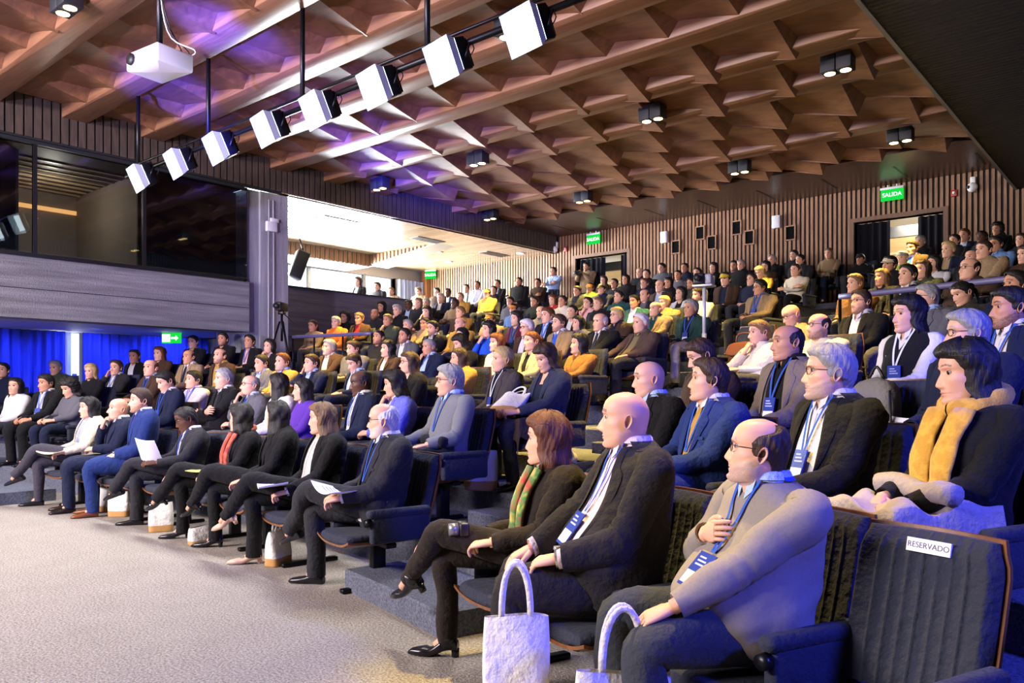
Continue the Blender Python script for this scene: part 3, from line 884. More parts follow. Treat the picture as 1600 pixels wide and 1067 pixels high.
    # ---------------- hair, cap, glasses
    if style == 'H':
        hair_mesh('S', lod, rng, H).obj('hair', hairmat('k' if hc not in 'g' else 'g'), root, warp)
        capc = dict(y='#b9a02c', o='#c07a2c', k='#17171c', x='#b3a78c', g='#8d8c86')[hc]  # yellow and orange are warm light put into the colour, mostly lit hair
        cap_mesh(lod, H, hc != 'g').obj('cap', plain('cap_' + capc, capc, .85, nscale=90), root, warp)
    elif style == 'D':
        hair_mesh('D', lod, rng, H).obj('hood', cloth('K'), root, warp)
    elif style != 'B':
        hair_mesh(style, lod, rng, H, .55 if style == 'R' and seed_name.get(seed) != 'R7' else 1.1).obj('hair', hairmat(hc), root, warp)
    if 'G' in E and lod < 2:
        glasses_mesh(H, rng).obj('glasses', plain('glasses_black', '#121214', .3), root, warp)
    fwd = math.sin(byaw), -math.cos(byaw)
    root.location = loc; root.rotation_euler = (0, 0, byaw)
    return root, arms, warp, fy

def scarf_mat(k):
    nme = 'scarf_' + k
    if nme in MATS: return MATS[nme]
    m, nt, b = nmat(nme)
    b.inputs['Roughness'].default_value = .9; b.inputs['Sheen Weight'].default_value = .3
    n = tex_noise(nt, 9 if k == 'F2' else 14, objvec(nt), 2)
    r = nt.nodes.new('ShaderNodeValToRGB')
    cols = {'Y': ['#b98a2c', '#d0a13a', '#c2922f'], 'F': ['#a8402e', '#c8603c', '#8c3028'], 'F2': ['#b8332c', '#2c7a3c', '#c9b04a']}[k]
    r.color_ramp.elements[0].color = lin(cols[0]); r.color_ramp.elements[0].position = .4
    r.color_ramp.elements[1].color = lin(cols[1]); r.color_ramp.elements[1].position = .52
    e = r.color_ramp.elements.new(.62); e.color = lin(cols[2])
    nt.links.new(n.outputs['Fac'], r.inputs[0]); nt.links.new(r.outputs[0], b.inputs['Base Color'])
    n2 = tex_noise(nt, 120, objvec(nt)); bump(nt, b, n2.outputs['Fac'], .5, .006)
    MATS[nme] = m
    return m
# ------------------------------------------------------------------ place: measures
CX, CY0, R0, PITCH, RISE = -8.5, -14.9, 19.0, .98, .228
YB, ZC, ZS, XL, XR = 18.7, 6.12, 5.45, -14.1, -2.55       # back wall, ceiling, side soffits, hall edges
def arcp(k, X): 
    R = R0 + PITCH * k
    return CY0 + math.sqrt(max(0, R * R - (X - CX) ** 2))
def FZ(k):
    return 0.0 if k <= 0 else .07 + RISE * k
def seatyaw(X, Y): return math.atan2(CX - X, -(CY0 - Y))
def aisle_x(k): return -3.62 - .085 * k

# ------------------------------------------------------------------ materials of the room
def wood(name, c1, c2, sc=(1, 1, 1), rough=.45, scale=4, seam=None):
    if name in MATS: return MATS[name]
    m, nt, b = nmat(name)
    v = objvec(nt, sc)
    n = tex_noise(nt, scale, v, 6, .6); n.inputs['Distortion'].default_value = 1.2
    r = nt.nodes.new('ShaderNodeValToRGB')
    r.color_ramp.elements[0].position = .3; r.color_ramp.elements[1].position = .72
    r.color_ramp.elements[0].color = lin(c1); r.color_ramp.elements[1].color = lin(c2)
    nt.links.new(n.outputs['Fac'], r.inputs[0]); nt.links.new(r.outputs[0], b.inputs['Base Color'])
    b.inputs['Roughness'].default_value = rough
    bump(nt, b, n.outputs['Fac'], .08, .01)
    MATS[name] = m
    return m
def concrete(name, c1, c2, axis):
    if name in MATS: return MATS[name]
    m, nt, b = nmat(name)
    v = objvec(nt, {'h': (.25, .25, 5), 'v': (5, 5, .25)}[axis])
    n = tex_noise(nt, 2.2, v, 6, .65); n3 = tex_noise(nt, 40, objvec(nt), 3)
    r = nt.nodes.new('ShaderNodeValToRGB')
    r.color_ramp.elements[0].position = .32; r.color_ramp.elements[1].position = .7
    r.color_ramp.elements[0].color = lin(c1); r.color_ramp.elements[1].color = lin(c2)
    nt.links.new(n.outputs['Fac'], r.inputs[0]); nt.links.new(r.outputs[0], b.inputs['Base Color'])
    b.inputs['Roughness'].default_value = .85
    ad = nt.nodes.new('ShaderNodeMath'); ad.operation = 'ADD'
    nt.links.new(n.outputs['Fac'], ad.inputs[0]); nt.links.new(n3.outputs['Fac'], ad.inputs[1])
    bump(nt, b, ad.outputs[0], .35, .03)
    MATS[name] = m
    return m
def carpet(name, c1, c2, scale=72):
    if name in MATS: return MATS[name]
    m, nt, b = nmat(name)
    n = tex_noise(nt, scale, objvec(nt), 4, .7); n2 = tex_noise(nt, 3, objvec(nt), 3)
    r = nt.nodes.new('ShaderNodeValToRGB')
    r.color_ramp.elements[0].position = .35; r.color_ramp.elements[1].position = .65
    r.color_ramp.elements[0].color = lin(c1); r.color_ramp.elements[1].color = lin(c2)
    nt.links.new(n.outputs['Fac'], r.inputs[0])
    mx = nt.nodes.new('ShaderNodeMix'); mx.data_type = 'RGBA'; mx.blend_type = 'MULTIPLY'; mx.inputs[0].default_value = .25
    nt.links.new(r.outputs[0], mx.inputs[6]); nt.links.new(n2.outputs['Fac'], mx.inputs[7])
    nt.links.new(mx.outputs[2], b.inputs['Base Color'])
    b.inputs['Roughness'].default_value = .95; b.inputs['Specular IOR Level'].default_value = .1
    bump(nt, b, n.outputs['Fac'], .8, .012)
    MATS[name] = m
    return m
def glass(name, tint='#ffffff', refl=.12):
    if name in MATS: return MATS[name]
    m = bpy.data.materials.new(name); m.use_nodes = True; nt = m.node_tree; nt.nodes.clear()
    o = nt.nodes.new('ShaderNodeOutputMaterial'); mx = nt.nodes.new('ShaderNodeMixShader')
    t = nt.nodes.new('ShaderNodeBsdfTransparent'); g = nt.nodes.new('ShaderNodeBsdfGlossy')
    t.inputs[0].default_value = lin(tint); g.inputs['Roughness'].default_value = .02
    f = nt.nodes.new('ShaderNodeFresnel'); f.inputs[0].default_value = 1.5
    nt.links.new(f.outputs[0], mx.inputs[0]); nt.links.new(t.outputs[0], mx.inputs[1]); nt.links.new(g.outputs[0], mx.inputs[2])
    nt.links.new(mx.outputs[0], o.inputs[0])
    MATS[name] = m
    return m
def emitter(name, hexc, s):
    if name in MATS: return MATS[name]
    m = bpy.data.materials.new(name); m.use_nodes = True; nt = m.node_tree; nt.nodes.clear()
    o = nt.nodes.new('ShaderNodeOutputMaterial'); e = nt.nodes.new('ShaderNodeEmission')
    e.inputs[0].default_value = lin(hexc); e.inputs[1].default_value = s
    nt.links.new(e.outputs[0], o.inputs[0])
    MATS[name] = m
    return m

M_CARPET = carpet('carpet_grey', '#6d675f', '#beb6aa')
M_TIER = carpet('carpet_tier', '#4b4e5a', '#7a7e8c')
M_PLY = wood('plywood_ceiling', '#603f2a', '#875c3d', (.5, 2.2, 2), .45, 3)
M_BEAMW = wood('beam_wood', '#76503a', '#9a7050', (.35, 5, 3), .42, 3)
M_SLAT = wood('slat_wood', '#6d4a33', '#a67c58', (8, 8, .5), .5, 3)
M_DARKWOOD = wood('strip_wood', '#3a251a', '#553827', (.6, 3, 3), .34, 3)
M_CONC = concrete('concrete_beam', '#5f5f62', '#8d8d90', 'h')
M_CONCV = concrete('concrete_column', '#7d7e84', '#a6a7ac', 'v')
M_PARA = concrete('concrete_parapet', '#55525a', '#75727c', 'h')
M_BLACK = plain('black_paint', '#0e0e11', .5)
M_DARK = plain('dark_grey', '#1d1f24', .6)
M_METAL = plain('black_metal', '#17181b', .35, .6)
M_WHITE = plain('white_plastic', '#e6e6e6', .4)
M_NAVY = cloth('#2a2e3c'); M_NAVY.name = 'seat_navy'

def S(name, mb, mat, smooth=None): return structure(mb.obj(name, mat))

# ------------------------------------------------------------------ floors and tiers
m = MB(); m.box((-18.2, -7, -.12), (3.6, 19.2, 0)); S('floor', m, M_CARPET)
for k in range(1, 15):
    ra = R0 + PITCH * k - .57; rb = ra + PITCH if k < 14 else 36.0
    z1 = FZ(k)
    dx0 = 9.3 if k < 6 else 11.0
    fa = np.linspace(-math.asin(min(.98, dx0 / ra)), math.asin(min(.98, 11.5 / ra)), 60)
    def ring(r, z): return np.stack([CX + r * np.sin(fa), np.minimum(CY0 + r * np.cos(fa), YB), z + 0 * fa], -1)
    m = MB()
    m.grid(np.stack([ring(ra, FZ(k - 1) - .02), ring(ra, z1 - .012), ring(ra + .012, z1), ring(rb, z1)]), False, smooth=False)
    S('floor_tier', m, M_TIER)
    # half step in the aisle in front of each tier
    ax = aisle_x(k - .5); w = .68
    fb = np.linspace(math.asin((ax - w - CX) / ra), math.asin((ax + w - CX) / ra), 14)
    def ringb(r, z): return np.stack([CX + r * np.sin(fb), CY0 + r * np.cos(fb), z + 0 * fb], -1)
    zb, zt = FZ(k - 1), .5 * (FZ(k - 1) + FZ(k))
    d = .36
    if k == 1: d = .62
    m = MB()
    P = np.stack([ringb(ra, zb), ringb(ra - d, zb), ringb(ra - d, zt - .01), ringb(ra - d + .01, zt), ringb(ra, zt)])
    m.grid(P, False, smooth=False)
    for e in (0, -1): m.quad(P[:, e][::1 if e else -1])
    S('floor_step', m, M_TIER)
# left aisle: small step block near the front row's far end
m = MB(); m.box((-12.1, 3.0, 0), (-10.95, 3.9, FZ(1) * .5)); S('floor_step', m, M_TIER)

# ------------------------------------------------------------------ main ceiling
m = MB(); m.box((XL, -7, ZC + .02), (XR, YB + .2, ZC + .3)); S('ceiling', m, M_PLY)
m = MB(); m.box((XL, 16.25, 5.93), (XR, YB, ZC + .02))
for x in np.arange(-13.2, -2.8, 1.45): m.box((x, 17.2, 5.925), (x + .04, 18.2, 5.931), 1)
structure(m.obj('ceiling_strip', [M_DARKWOOD, M_BLACK]))
beams = [-2.5 + 1.3 * i for i in range(15)]
for i, yb in enumerate(beams):
    if yb > 15.9: continue
    if yb < 11.5 or i % 2:
        m = MB(); m.box((XL, yb - .20, 5.90), (XR, yb + .20, ZC + .03), bev=.01); S('ceiling_beam', m, M_BEAMW)
    rng = random.Random(i)
    m = MB()
    deep = yb > 9.0
    yf, yr = (yb + .16, yb + 1.14) if not deep else (yb + .12, yb + 1.30)
    if yr > 16.3: yr = 16.25
    L = .95 if not deep else 1.12
    x = XL + (i % 2) * .5 - .4
    while x < XR - .1:
        x0, x1 = max(x, XL), min(x + L, XR)
        if x1 - x0 > .3:
            dr = (.20 if not deep else .30) * rng.uniform(.85, 1.15); dl = (.0 if not deep else .05) * rng.uniform(.4, 1.4)
            zt = ZC - .02; xe = x1 - .03
            U, V = np.meshgrid(np.linspace(0, 1, 7), np.linspace(0, 1, 7))
            m.grid(np.stack([x0 + (xe - x0) * U + .04 * (1 - V) * U, yf + (yr - yf) * V, zt - V * (dl + (dr - dl) * U ** 1.3)], -1), False)
            m.quad([(xe + .04, yf, zt), (xe + .16, yr, zt), (xe, yr, zt - dr)])
            m.quad([(x0, yr, zt - dl), (xe, yr, zt - dr), (xe + .16, yr, zt), (x0, yr, zt)])
        x += L
    S('ceiling_panel', m, M_PLY)

# ------------------------------------------------------------------ side fascia and soffits
m = MB(); m.box((XL - .16, -7, ZS), (XL - .03, YB, ZC + .1)); S('wall_left_fascia', m, M_DARK)
m = MB()
for y in np.arange(-3, YB - .2, .135): m.box((XL - .03, y, ZS + .02), (XL + .02, y + .105, ZC + .0))
S('trim_1', m, wood('fascia_slat', '#3c332d', '#584c42', (4, 4, .6), .5, 3))
m = MB(); m.box((XR, -7, ZS), (3.6, YB, ZS + .12)); m.box((XR, -7, ZS + .1), (XR + .1, YB, ZC + .1))
def ribbed(name, hexc, scale):
    mm, nt, b = nmat(name)
    b.inputs['Base Color'].default_value = lin(hexc); b.inputs['Roughness'].default_value = .6
    w = nt.nodes.new('ShaderNodeTexWave'); w.bands_direction = 'Y'; w.inputs['Scale'].default_value = scale
    nt.links.new(objvec(nt), w.inputs['Vector']); bump(nt, b, w.outputs['Fac'], .8, .03)
    return mm
S('ceiling_soffit_right', m, ribbed('soffit_ribbed', '#2e2f33', 3.2))
m = MB(); m.box((XR - .05, -7, ZS - .02), (XR, YB, ZS + .06)); S('trim_2', m, plain('trim_grey', '#8b857d', .5))

# ------------------------------------------------------------------ back wall with slats and two doorways
doors = [(-13.45, -11.7, 5.22), (-5.70, -3.88, 5.20)]
ZF = 3.26
m = MB()
xs = [-19.9] + [v for d_ in doors for v in d_[:2]] + [3.6]
for a, b_ in ((xs[0], xs[1]), (xs[2], xs[3]), (xs[4], xs[5])): m.box((a, YB, 0), (b_, YB + .2, ZC))
for x0, x1, zt in doors: m.box((x0, YB, zt), (x1, YB + .2, ZC))
S('wall_back', m, plain('wall_dark', '#2b1f19', .8))
m = MB()
rng = random.Random(4)
for x in np.arange(-19.8, 3.4, .105):
    zt = 5.93 if XL < x < XR else ZS
    segs = [(ZF - .3, zt)]
    for x0, x1, zd in doors:
        if x0 - .1 < x < x1 + .03: segs = [(zd + .08, zt)]
    for z0, z1 in segs: m.box((x, YB - .05, z0), (x + .058, YB + .002, z1))
S('wall_back_slats', m, M_SLAT)
for i, (x0, x1, zt) in enumerate(doors):
    m = MB()
    m.box((x0 - .09, YB - .07, ZF), (x0, YB + .22, zt + .09)); m.box((x1, YB - .07, ZF), (x1 + .09, YB + .22, zt + .09)); m.box((x0, YB - .07, zt), (x1, YB + .22, zt + .09))
    d = S('door_%d' % (i + 1), m, wood('door_frame_wood', '#5a3b28', '#7a5438', (6, 6, .6), .5, 3))
# lobby behind the doorways
m = MB(); m.box((-15.2, YB + .2, ZF - .1), (-1.5, 22.6, ZF)); S('floor_lobby', m, plain('lobby_floor', '#8b8378', .6))
m = MB(); m.box((-15.2, YB + .2, 5.62), (-1.5, 22.6, 5.7)); S('ceiling_lobby', m, plain('lobby_ceiling', '#d9d6cf', .7))
m = MB(); m.box((-15.2, 22.5, ZF), (-1.5, 22.7, 5.7)); S('wall_lobby', m, wood('lobby_panel', '#c9a673', '#dcbd8a', (.3, 3, 5), .5, 2))
m = MB()
for z in (5.0, 4.55, 4.1): m.box((-15.2, 22.46, z), (-1.5, 22.51, z + .05))
S('trim_3', m, plain('lobby_trim', '#f0e2c4', .5))
m = MB(); m.box((-15.2, 21.0, 5.18), (-1.5, 21.12, 5.45)); S('ceiling_beam', m, M_BLACK)

# ------------------------------------------------------------------ left side: beam, booth, column, gallery, recess with curtains
m = MB(); m.box((-14.62, -7, 2.57), (-14.2, 8.6, 3.56)); S('wall_left_beam', m, M_CONC)
m = MB(); m.box((-14.60, -7, 3.56), (-14.16, 8.45, 3.62)); S('trim_4', m, M_BLACK)
m = MB(); m.box((-14.205, -7, 3.04), (-14.198, 8.6, 3.052)); S('trim_5', m, M_DARK)
m = MB(); m.box((-15.5, 8.62, 0), (-14.35, 9.55, ZS)); m.box((-14.36, 8.9, 0), (-14.28, 9.55, ZS - .005)); S('wall_left_column', m, M_CONCV)
m = MB(); m.box((-18.2, -7, 2.62), (-14.6, 9.5, 2.75)); S('ceiling_recess', m, plain('recess_ceiling', '#b9b9c4', .6))
m = MB(); m.box((-18.2, -7, 0), (-17.9, 9.6, 5.6)); S('wall_left', m, plain('recess_wall', '#8d8fa0', .8))
m = MB(); m.box((-18.0, 9.55, 0), (-15.1, 9.75, 2.9)); S('wall_left_return', m, M_CONCV)
m = MB(); m.box((-16.25, 9.55, 0), (-16.05, 14.6, 3.84)); S('wall_left_parapet', m, M_PARA)
m = MB(); m.box((-16.05, 9.55, 2.66), (-16.042, 14.6, 2.675)); m.box((-16.05, 9.75, 1), (-16.042, 9.765, 3.84)); S('trim_6', m, M_DARK)
m = MB(); m.box((-16.27, 9.75, 3.84), (-16.0, 14.62, 3.87)); S('trim_7', m, M_DARK)
m = MB(); m.box((-20, 9.55, 2.6), (-16.2, YB, 2.72)); S('floor_gallery', m, M_TIER)
# booth behind glass
m = MB(); m.box((-17.6, -2, 3.5), (-17.5, 8.5, 5.45)); m.box((-17.5, 6.62, 3.5), (-14.75, 6.7, 5.45)); m.box((-17.5, 4.6, 3.5), (-14.75, 4.68, 5.45))
S('wall_booth', m, plain('booth_wall', '#7d6f62', .8))
m = MB(); m.box((-17.6, -2, 5.40), (-14.2, 8.5, 5.46)); S('ceiling_booth', m, M_DARK)
m = MB()
for x in np.arange(-17.3, -14.8, .32): m.box((x, 4.7, 5.37), (x + .05, 6.6, 5.40))
S('trim_8', m, plain('booth_slat', '#a58d6a', .4))
m = MB(); m.box((-14.75, -2, 3.62), (-14.70, 4.62, 5.42)); m.box((-14.75, 6.62, 3.62), (-14.70, 8.60, 5.42)); S('wall_booth_blind', m, plain('booth_blind', '#0f1420', .7))  # black panels added so that the side panes look dark
m = MB(); m.box((-17.48, 5.0, 5.02), (-17.44, 6.6, 5.10)); S('trim_9', m, emitter('cove_light', '#ffb060', 2.5))
for i, (y0, y1) in enumerate(((-2, 4.74), (4.80, 6.52), (6.58, 8.60))):
    m = MB(); m.box((-14.30, y0, 3.62), (-14.285, y1, ZS - .02)); o = S('window_%d' % (i + 1), m, glass('booth_glass', '#c9d2dd'))
    f = MB(); f.box((-14.33, y0 - .06, 3.60), (-14.27, y0, ZS)); f.box((-14.33, y0, 3.60), (-14.27, y1, 3.64)); f.box((-14.33, y0, ZS - .05), (-14.27, y1, ZS))
    f.obj('window_frame', M_BLACK, o)
# gallery ceiling of boards, bulkhead, window wall
def boards(name, c1, c2):
    mm, nt, b = nmat(name)
    v = objvec(nt, (1, 1, 1))
    br = nt.nodes.new('ShaderNodeTexBrick'); br.inputs['Scale'].default_value = 1; br.inputs['Brick Width'].default_value = 3.2; br.inputs['Row Height'].default_value = .13
    br.inputs['Mortar Size'].default_value = .006; br.inputs['Color1'].default_value = lin(c1); br.inputs['Color2'].default_value = lin(c2); br.inputs['Mortar'].default_value = lin('#3a2c20')
    nt.links.new(v, br.inputs['Vector']); nt.links.new(br.outputs['Color'], b.inputs['Base Color']); b.inputs['Roughness'].default_value = .22
    return mm
M_BOARDS = boards('ceiling_boards', '#a08766', '#b89f7c')
m = MB(); m.box((-20, 9.3, ZS), (XL - .02, YB, ZS + .1)); S('ceiling_gallery', m, M_BOARDS)
m = MB(); m.box((-19.9, 9.3, 5.08), (-18.5, 15.2, ZS)); m.quad([(-18.5, 15.2, 5.12), (-15.6, 15.2, ZS), (-18.5, 15.2, ZS)]); m.quad([(-18.5, 15.2, 5.12), (-18.5, 15.9, 5.12), (-15.6, 15.9, ZS), (-15.6, 15.2, ZS)]); m.quad([(-18.5, 15.9, 5.12), (-18.5, 15.9, ZS), (-15.6, 15.9, ZS)]); S('ceiling_bulkhead', m, plain('bulkhead', '#9b8c76', .6))
m = MB()
for y in np.arange(9.4, 15.2, .16): m.box((-18.5, y, 5.10), (-18.46, y + .09, ZS - .01))
for x in np.arange(-18.45, -16.2, .16): m.box((x, 15.16, 5.14 + (x + 18.6) * .1138), (x + .09, 15.2, ZS - .01))
S('trim_10', m, M_SLAT)
m = MB(); m.box((-20, 9.3, 2.6), (-19.85, YB, 3.72)); m.box((-20, 9.3, 5.08), (-19.85, YB, 5.5)); m.box((-20, 17.3, 3.7), (-19.85, YB, 5.1)); S('wall_gallery', m, plain('gallery_wall', '#8e8a88', .8))
for i, (y0, y1) in enumerate(((9.4, 11.86), (11.94, 13.98), (14.06, 16.06), (16.14, 17.3))):
    m = MB(); m.box((-19.94, y0, 3.72), (-19.93, y1, 5.08)); o = S('window_%d' % (i + 4), m, glass('window_glass', '#ffffff'))
    f = MB(); f.box((-19.97, y1, 3.70), (-19.85, y1 + .08, 5.1)); f.box((-19.97, y0, 3.70), (-19.85, y1, 3.75)); f.obj('window_frame', plain('frame_grey', '#77797c', .5), o)
m = MB(); m.box((-19.75, 18.45, 2.7), (-19.5, YB, ZS)); S('trim_11', m, wood('post_wood', '#8a5a34', '#a9764a', (6, 6, .5), .5, 3))

# drapes as pleated cloth, one object per panel
def curtain(y0, y1, x, z0, z1, mat, label, amp=.05, per=.17, group=None, axis='y'):
    n = int((y1 - y0) / per * 10)
    t = np.linspace(y0, y1, n); rngc = np.random.default_rng(int(abs(y0) * 100))
    zz = np.linspace(z0, z1, 12)
    w = amp * np.sin(t * 2 * PI / per + .8 * np.sin(t * 3.1)) + .4 * amp * np.sin(t * 2 * PI / per * .37)
    fl = np.interp(zz, [z0, z1], [1.15, .8])[:, None]
    a = x + w[None] * fl
    if axis == 'y': F = np.stack([a, t[None] + 0 * a, zz[:, None] + 0 * a], -1)
    else: F = np.stack([t[None] + 0 * a, a, zz[:, None] + 0 * a], -1)
    mb = MB(); mb.grid(F, False)
    G = F.copy(); G[..., 0 if axis == 'y' else 1] += -.012 if axis == 'y' else .012
    mb.grid(G, False, flip=True)
    o = mb.obj('curtain', mat)
    return tag(o, label, 'curtain', group)
MC = cloth('#3b4aa0')
curtain(1.5, 6.36, -17.35, .02, 2.6, MC, 'blue-lit pleated curtain ahead of the bright gap')
curtain(6.68, 9.45, -17.35, .02, 2.6, MC, 'blue-lit pleated curtain carrying the green exit sign')
curtain(17.32, 18.42, -19.65, 2.75, 5.06, cloth('#8d99b5'), 'pale grey-blue curtain at the end of the gallery windows')
MCD = cloth('#15151d')
DR = dict(amp=.035, per=.16, axis='x')
curtain(-13.42, -12.55, YB + .14, ZF + .01, 5.2, MCD, 'black curtain drawn to one side behind the standing cameraman', **DR)
curtain(-12.02, -11.72, YB + .14, ZF + .01, 5.2, MCD, 'narrow dark red-black curtain beside the yellow-lit doorway', **DR)
curtain(-5.68, -4.98, YB + .14, ZF + .01, 5.18, MCD, 'black curtain in the second doorway behind the dark-capped man', **DR)
curtain(-4.42, -3.90, YB + .14, ZF + .01, 5.18, MCD, 'black curtain in the second doorway beside the corridor light', **DR)
# bright glazed slot between the two blue curtains
m = MB(); m.box((-17.88, 6.30, .05), (-17.85, 6.80, 2.6)); S('window_8', m, emitter('daylight_slot', '#f4f7ff', 3.2))
m = MB(); m.box((-17.55, 6.42, .02), (-17.45, 6.50, 2.6)); S('trim_12', m, M_WHITE)
m = MB(); m.box((-17.47, 6.52, 1.35), (-17.42, 6.60, 1.75)); S('trim_13', m, plain('switch_grey', '#7f8698', .5))
# enclosing walls behind the camera
m = MB(); m.box((-18.2, -7.2, 0), (3.6, -7, 6.4)); S('wall_front', m, plain('stage_wall', '#55514e', .8))
m = MB(); m.box((3.5, -7, 0), (3.7, YB + .2, 6.4)); S('wall_right', m, plain('side_wall', '#4a4039', .8))

# ------------------------------------------------------------------ sign boards, text
def text_mesh(body, size, mat, parent, M, name='lettering', depth=.004):
    cu = bpy.data.curves.new(name, 'FONT'); cu.body = body; cu.size = size; cu.align_x = 'CENTER'; cu.align_y = 'CENTER'; cu.extrude = depth
    t = bpy.data.objects.new(name, cu); COL.objects.link(t)
    dg = bpy.context.evaluated_depsgraph_get(); me = bpy.data.meshes.new_from_object(t.evaluated_get(dg))
    bpy.data.objects.remove(t); me.materials.clear(); me.materials.append(mat)
    o = bpy.data.objects.new(name, me); COL.objects.link(o); o.parent = parent; o.matrix_local = M
    return o
FACE = Matrix.Rotation(PI / 2, 4, 'X')            # text standing up, read from -Y
def exit_sign(loc, yaw, label, w=.40, h=.20, two=True, arrow=False):
    e = empty('exit_sign', loc, yaw); tag(e, label, 'sign', 'green exit signs')
    m = MB(); m.box((-w / 2, -.02, -h), (w / 2, .02, 0), bev=.006); m.obj('sign_panel', emitter('exit_green', '#12b83a', 1.6), e)
    m = MB(); m.box((-w / 2 - .01, -.03, 0), (w / 2 + .01, .03, .05), bev=.008); m.box((-.1, -.012, .05), (-.08, .012, .10)); m.box((.08, -.012, .05), (.1, .012, .10)); m.obj('sign_housing', M_WHITE, e)
    mt = emitter('exit_white', '#f2fff4', 2.2)
    if arrow:
        a = MB(); a.box((-w / 2 + .02, -.026, -h + .03), (-.02, -.021, -.03)); a.box((.0, -.026, -h * .58), (.10, -.021, -h * .42)); a.quad([(.10, -.024, -h * .75), (.16, -.024, -h * .5), (.10, -.024, -h * .25)])
        a.obj('arrow_mark', mt, e)
    else:
        text_mesh('SALIDA', h * .5, mt, e, Matrix.Translation((0, -.022, -h * .5)) @ FACE)
    return e
exit_sign((-12.72, 18.5, 5.80), 0, 'green exit sign above the first doorway with the cameraman', .44, .26)
exit_sign((-4.84, 18.45, 5.78), 0, 'green exit sign above the second, brighter doorway', .46, .24)
exit_sign((-19.35, 18.5, 5.42), .3, 'small green and white exit sign in the gallery corner', .40, .26)
exit_sign((-16.2, 8.0, 2.61), .62, 'pale green exit sign hanging before the blue curtain', .42, .22, arrow=True)

# ------------------------------------------------------------------ wall niches, white speakers, cameras, alarms on the slat wall
def wx(px): 
    r = (px - 800) / 1234; a = -.6481 + r * .7615; b = .7615 + r * .6481
    return a / b * 18.62
def wz(px, py):
    r = (px - 800) / 1234; b = .7615 + r * .6481
    return 1.4 + (610 - py) / 1234 * 18.62 / b
lab = ['lowest square niche, first from the doorway', 'second small dark niche, above the lowest one', 'third dark niche, set lower than its neighbour', 'tallest-placed dark niche between the white speakers', 'fifth dark niche beneath the white speaker', 'last dark niche standing apart towards the second doorway']
for i, (px, py) in enumerate(((1056, 386), (1094, 364), (1112, 379), (1151, 356), (1171, 371), (1235, 364))):
    e = empty('wall_niche', (wx(px), YB - .05, wz(px, py))); tag(e, 'wood-framed ' + lab[i], 'wall niche', 'dark framed niches on the slat wall')
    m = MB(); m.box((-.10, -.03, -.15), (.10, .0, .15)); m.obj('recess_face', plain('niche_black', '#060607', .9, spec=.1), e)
    m = MB()
    for bx in (((-.13, -.05, -.18), (-.10, .0, .18)), ((.10, -.05, -.18), (.13, .0, .18)), ((-.10, -.05, .15), (.10, .0, .18)), ((-.10, -.05, -.18), (.10, .0, -.15))): m.box(*bx)
    m.obj('frame', M_SLAT, e)
for i, (px, py) in enumerate(((1039, 371), (1214, 347))):
    e = empty('wall_speaker', (wx(px), YB - .05, wz(px, py))); tag(e, ('small white wall speaker nearer the cameraman\'s doorway', 'small white wall speaker beside the highest niche')[i], 'speaker', 'white wall speakers')
    m = MB(); m.box((-.10, -.12, -.15), (.10, .0, .15), bev=.02); m.obj('cabinet', M_WHITE, e)
    m = MB(); m.box((-.08, -.125, -.13), (.08, -.119, .13), bev=.004); m.obj('grille', plain('grille_white', '#cfcfcf', .7), e)
for i, (px, py) in enumerate(((870, 389), (1521, 292))):
    e = empty('wall_mounted_camera', (wx(px), YB - .05, wz(px, py))); tag(e, ('white dome camera on the wall above the standing man in blue', 'white dome camera on the wall beneath the dark soffit')[i], 'camera', 'white dome cameras')
    m = MB(); m.box((-.05, -.10, .02), (.05, 0, .20), bev=.015); m.obj('bracket', M_WHITE, e)
    m = MB(); m.ball((0, -.14, -.03), .10, 16, 10); m.obj('dome_body', M_WHITE, e)
    m = MB(); m.ball((-.06, -.215, -.03), .035, 10, 7); m.obj('lens', M_BLACK, e)
for i, (px, py) in enumerate(((884, 389), (1491, 302))):
    e = empty('wall_mounted_alarm', (wx(px), YB - .05, wz(px, py))); tag(e, ('small red alarm box by the first doorway\'s dome camera', 'small red alarm box right of the second exit sign'.replace('right of', 'past'))[i], 'alarm', 'red alarm boxes')
    m = MB(); m.box((-.06, -.06, -.07), (.06, 0, .07), bev=.012); m.obj('case', plain('alarm_red', '#a02a22', .4), e)
    m = MB(); m.ball((0, -.065, .01), .03, 10, 7); m.obj('strobe', M_WHITE, e)

# ------------------------------------------------------------------ ceiling downlights (twin cans)
DL = [(-6.3, 7.4, 'nearest the projector rail, half behind the last floodlight'), (-9.8, 3.6, 'above the projector at the picture\'s top corner'),
      (-13.3, 11.2, 'beside the slatted fascia over the gallery'), (-10.4, 11.2, 'second in its row from the fascia'), (-6.55, 11.2, 'third in its row, mid ceiling'), (-3.62, 11.15, 'largest seen, close to the dark soffit'),
      (-13.5, 15.0, 'farthest row, next to the fascia'), (-10.6, 15.0, 'farthest row, second from the fascia'), (-6.8, 15.05, 'farthest row, third from the fascia'), (-3.8, 15.0, 'farthest row, beside the dark soffit')]
for x, y, w in DL:
    e = empty('twin_downlight', (x, y, 5.90)); tag(e, 'black twin-can ceiling downlight ' + w, 'ceiling light', 'twin ceiling downlights')
    for s_ in (-1, 1):
        m = MB(); m.box((s_ * .105 - .10, -.11, -.13), (s_ * .105 + .10, .11, .10), bev=.008); o = m.obj('can', M_DARK, e)
        m = MB(); m.tube(np.array([[s_ * .105, 0, -.131], [s_ * .105, 0, -.136]]), np.array([.072, .07]), 20); m.obj('lamp', emitter('downlight_glow', '#ffd48a', 14), o)
    m = MB(); m.cyl((0, 0, .10), (0, 0, .22), .03); m.obj('mount', M_DARK, e)

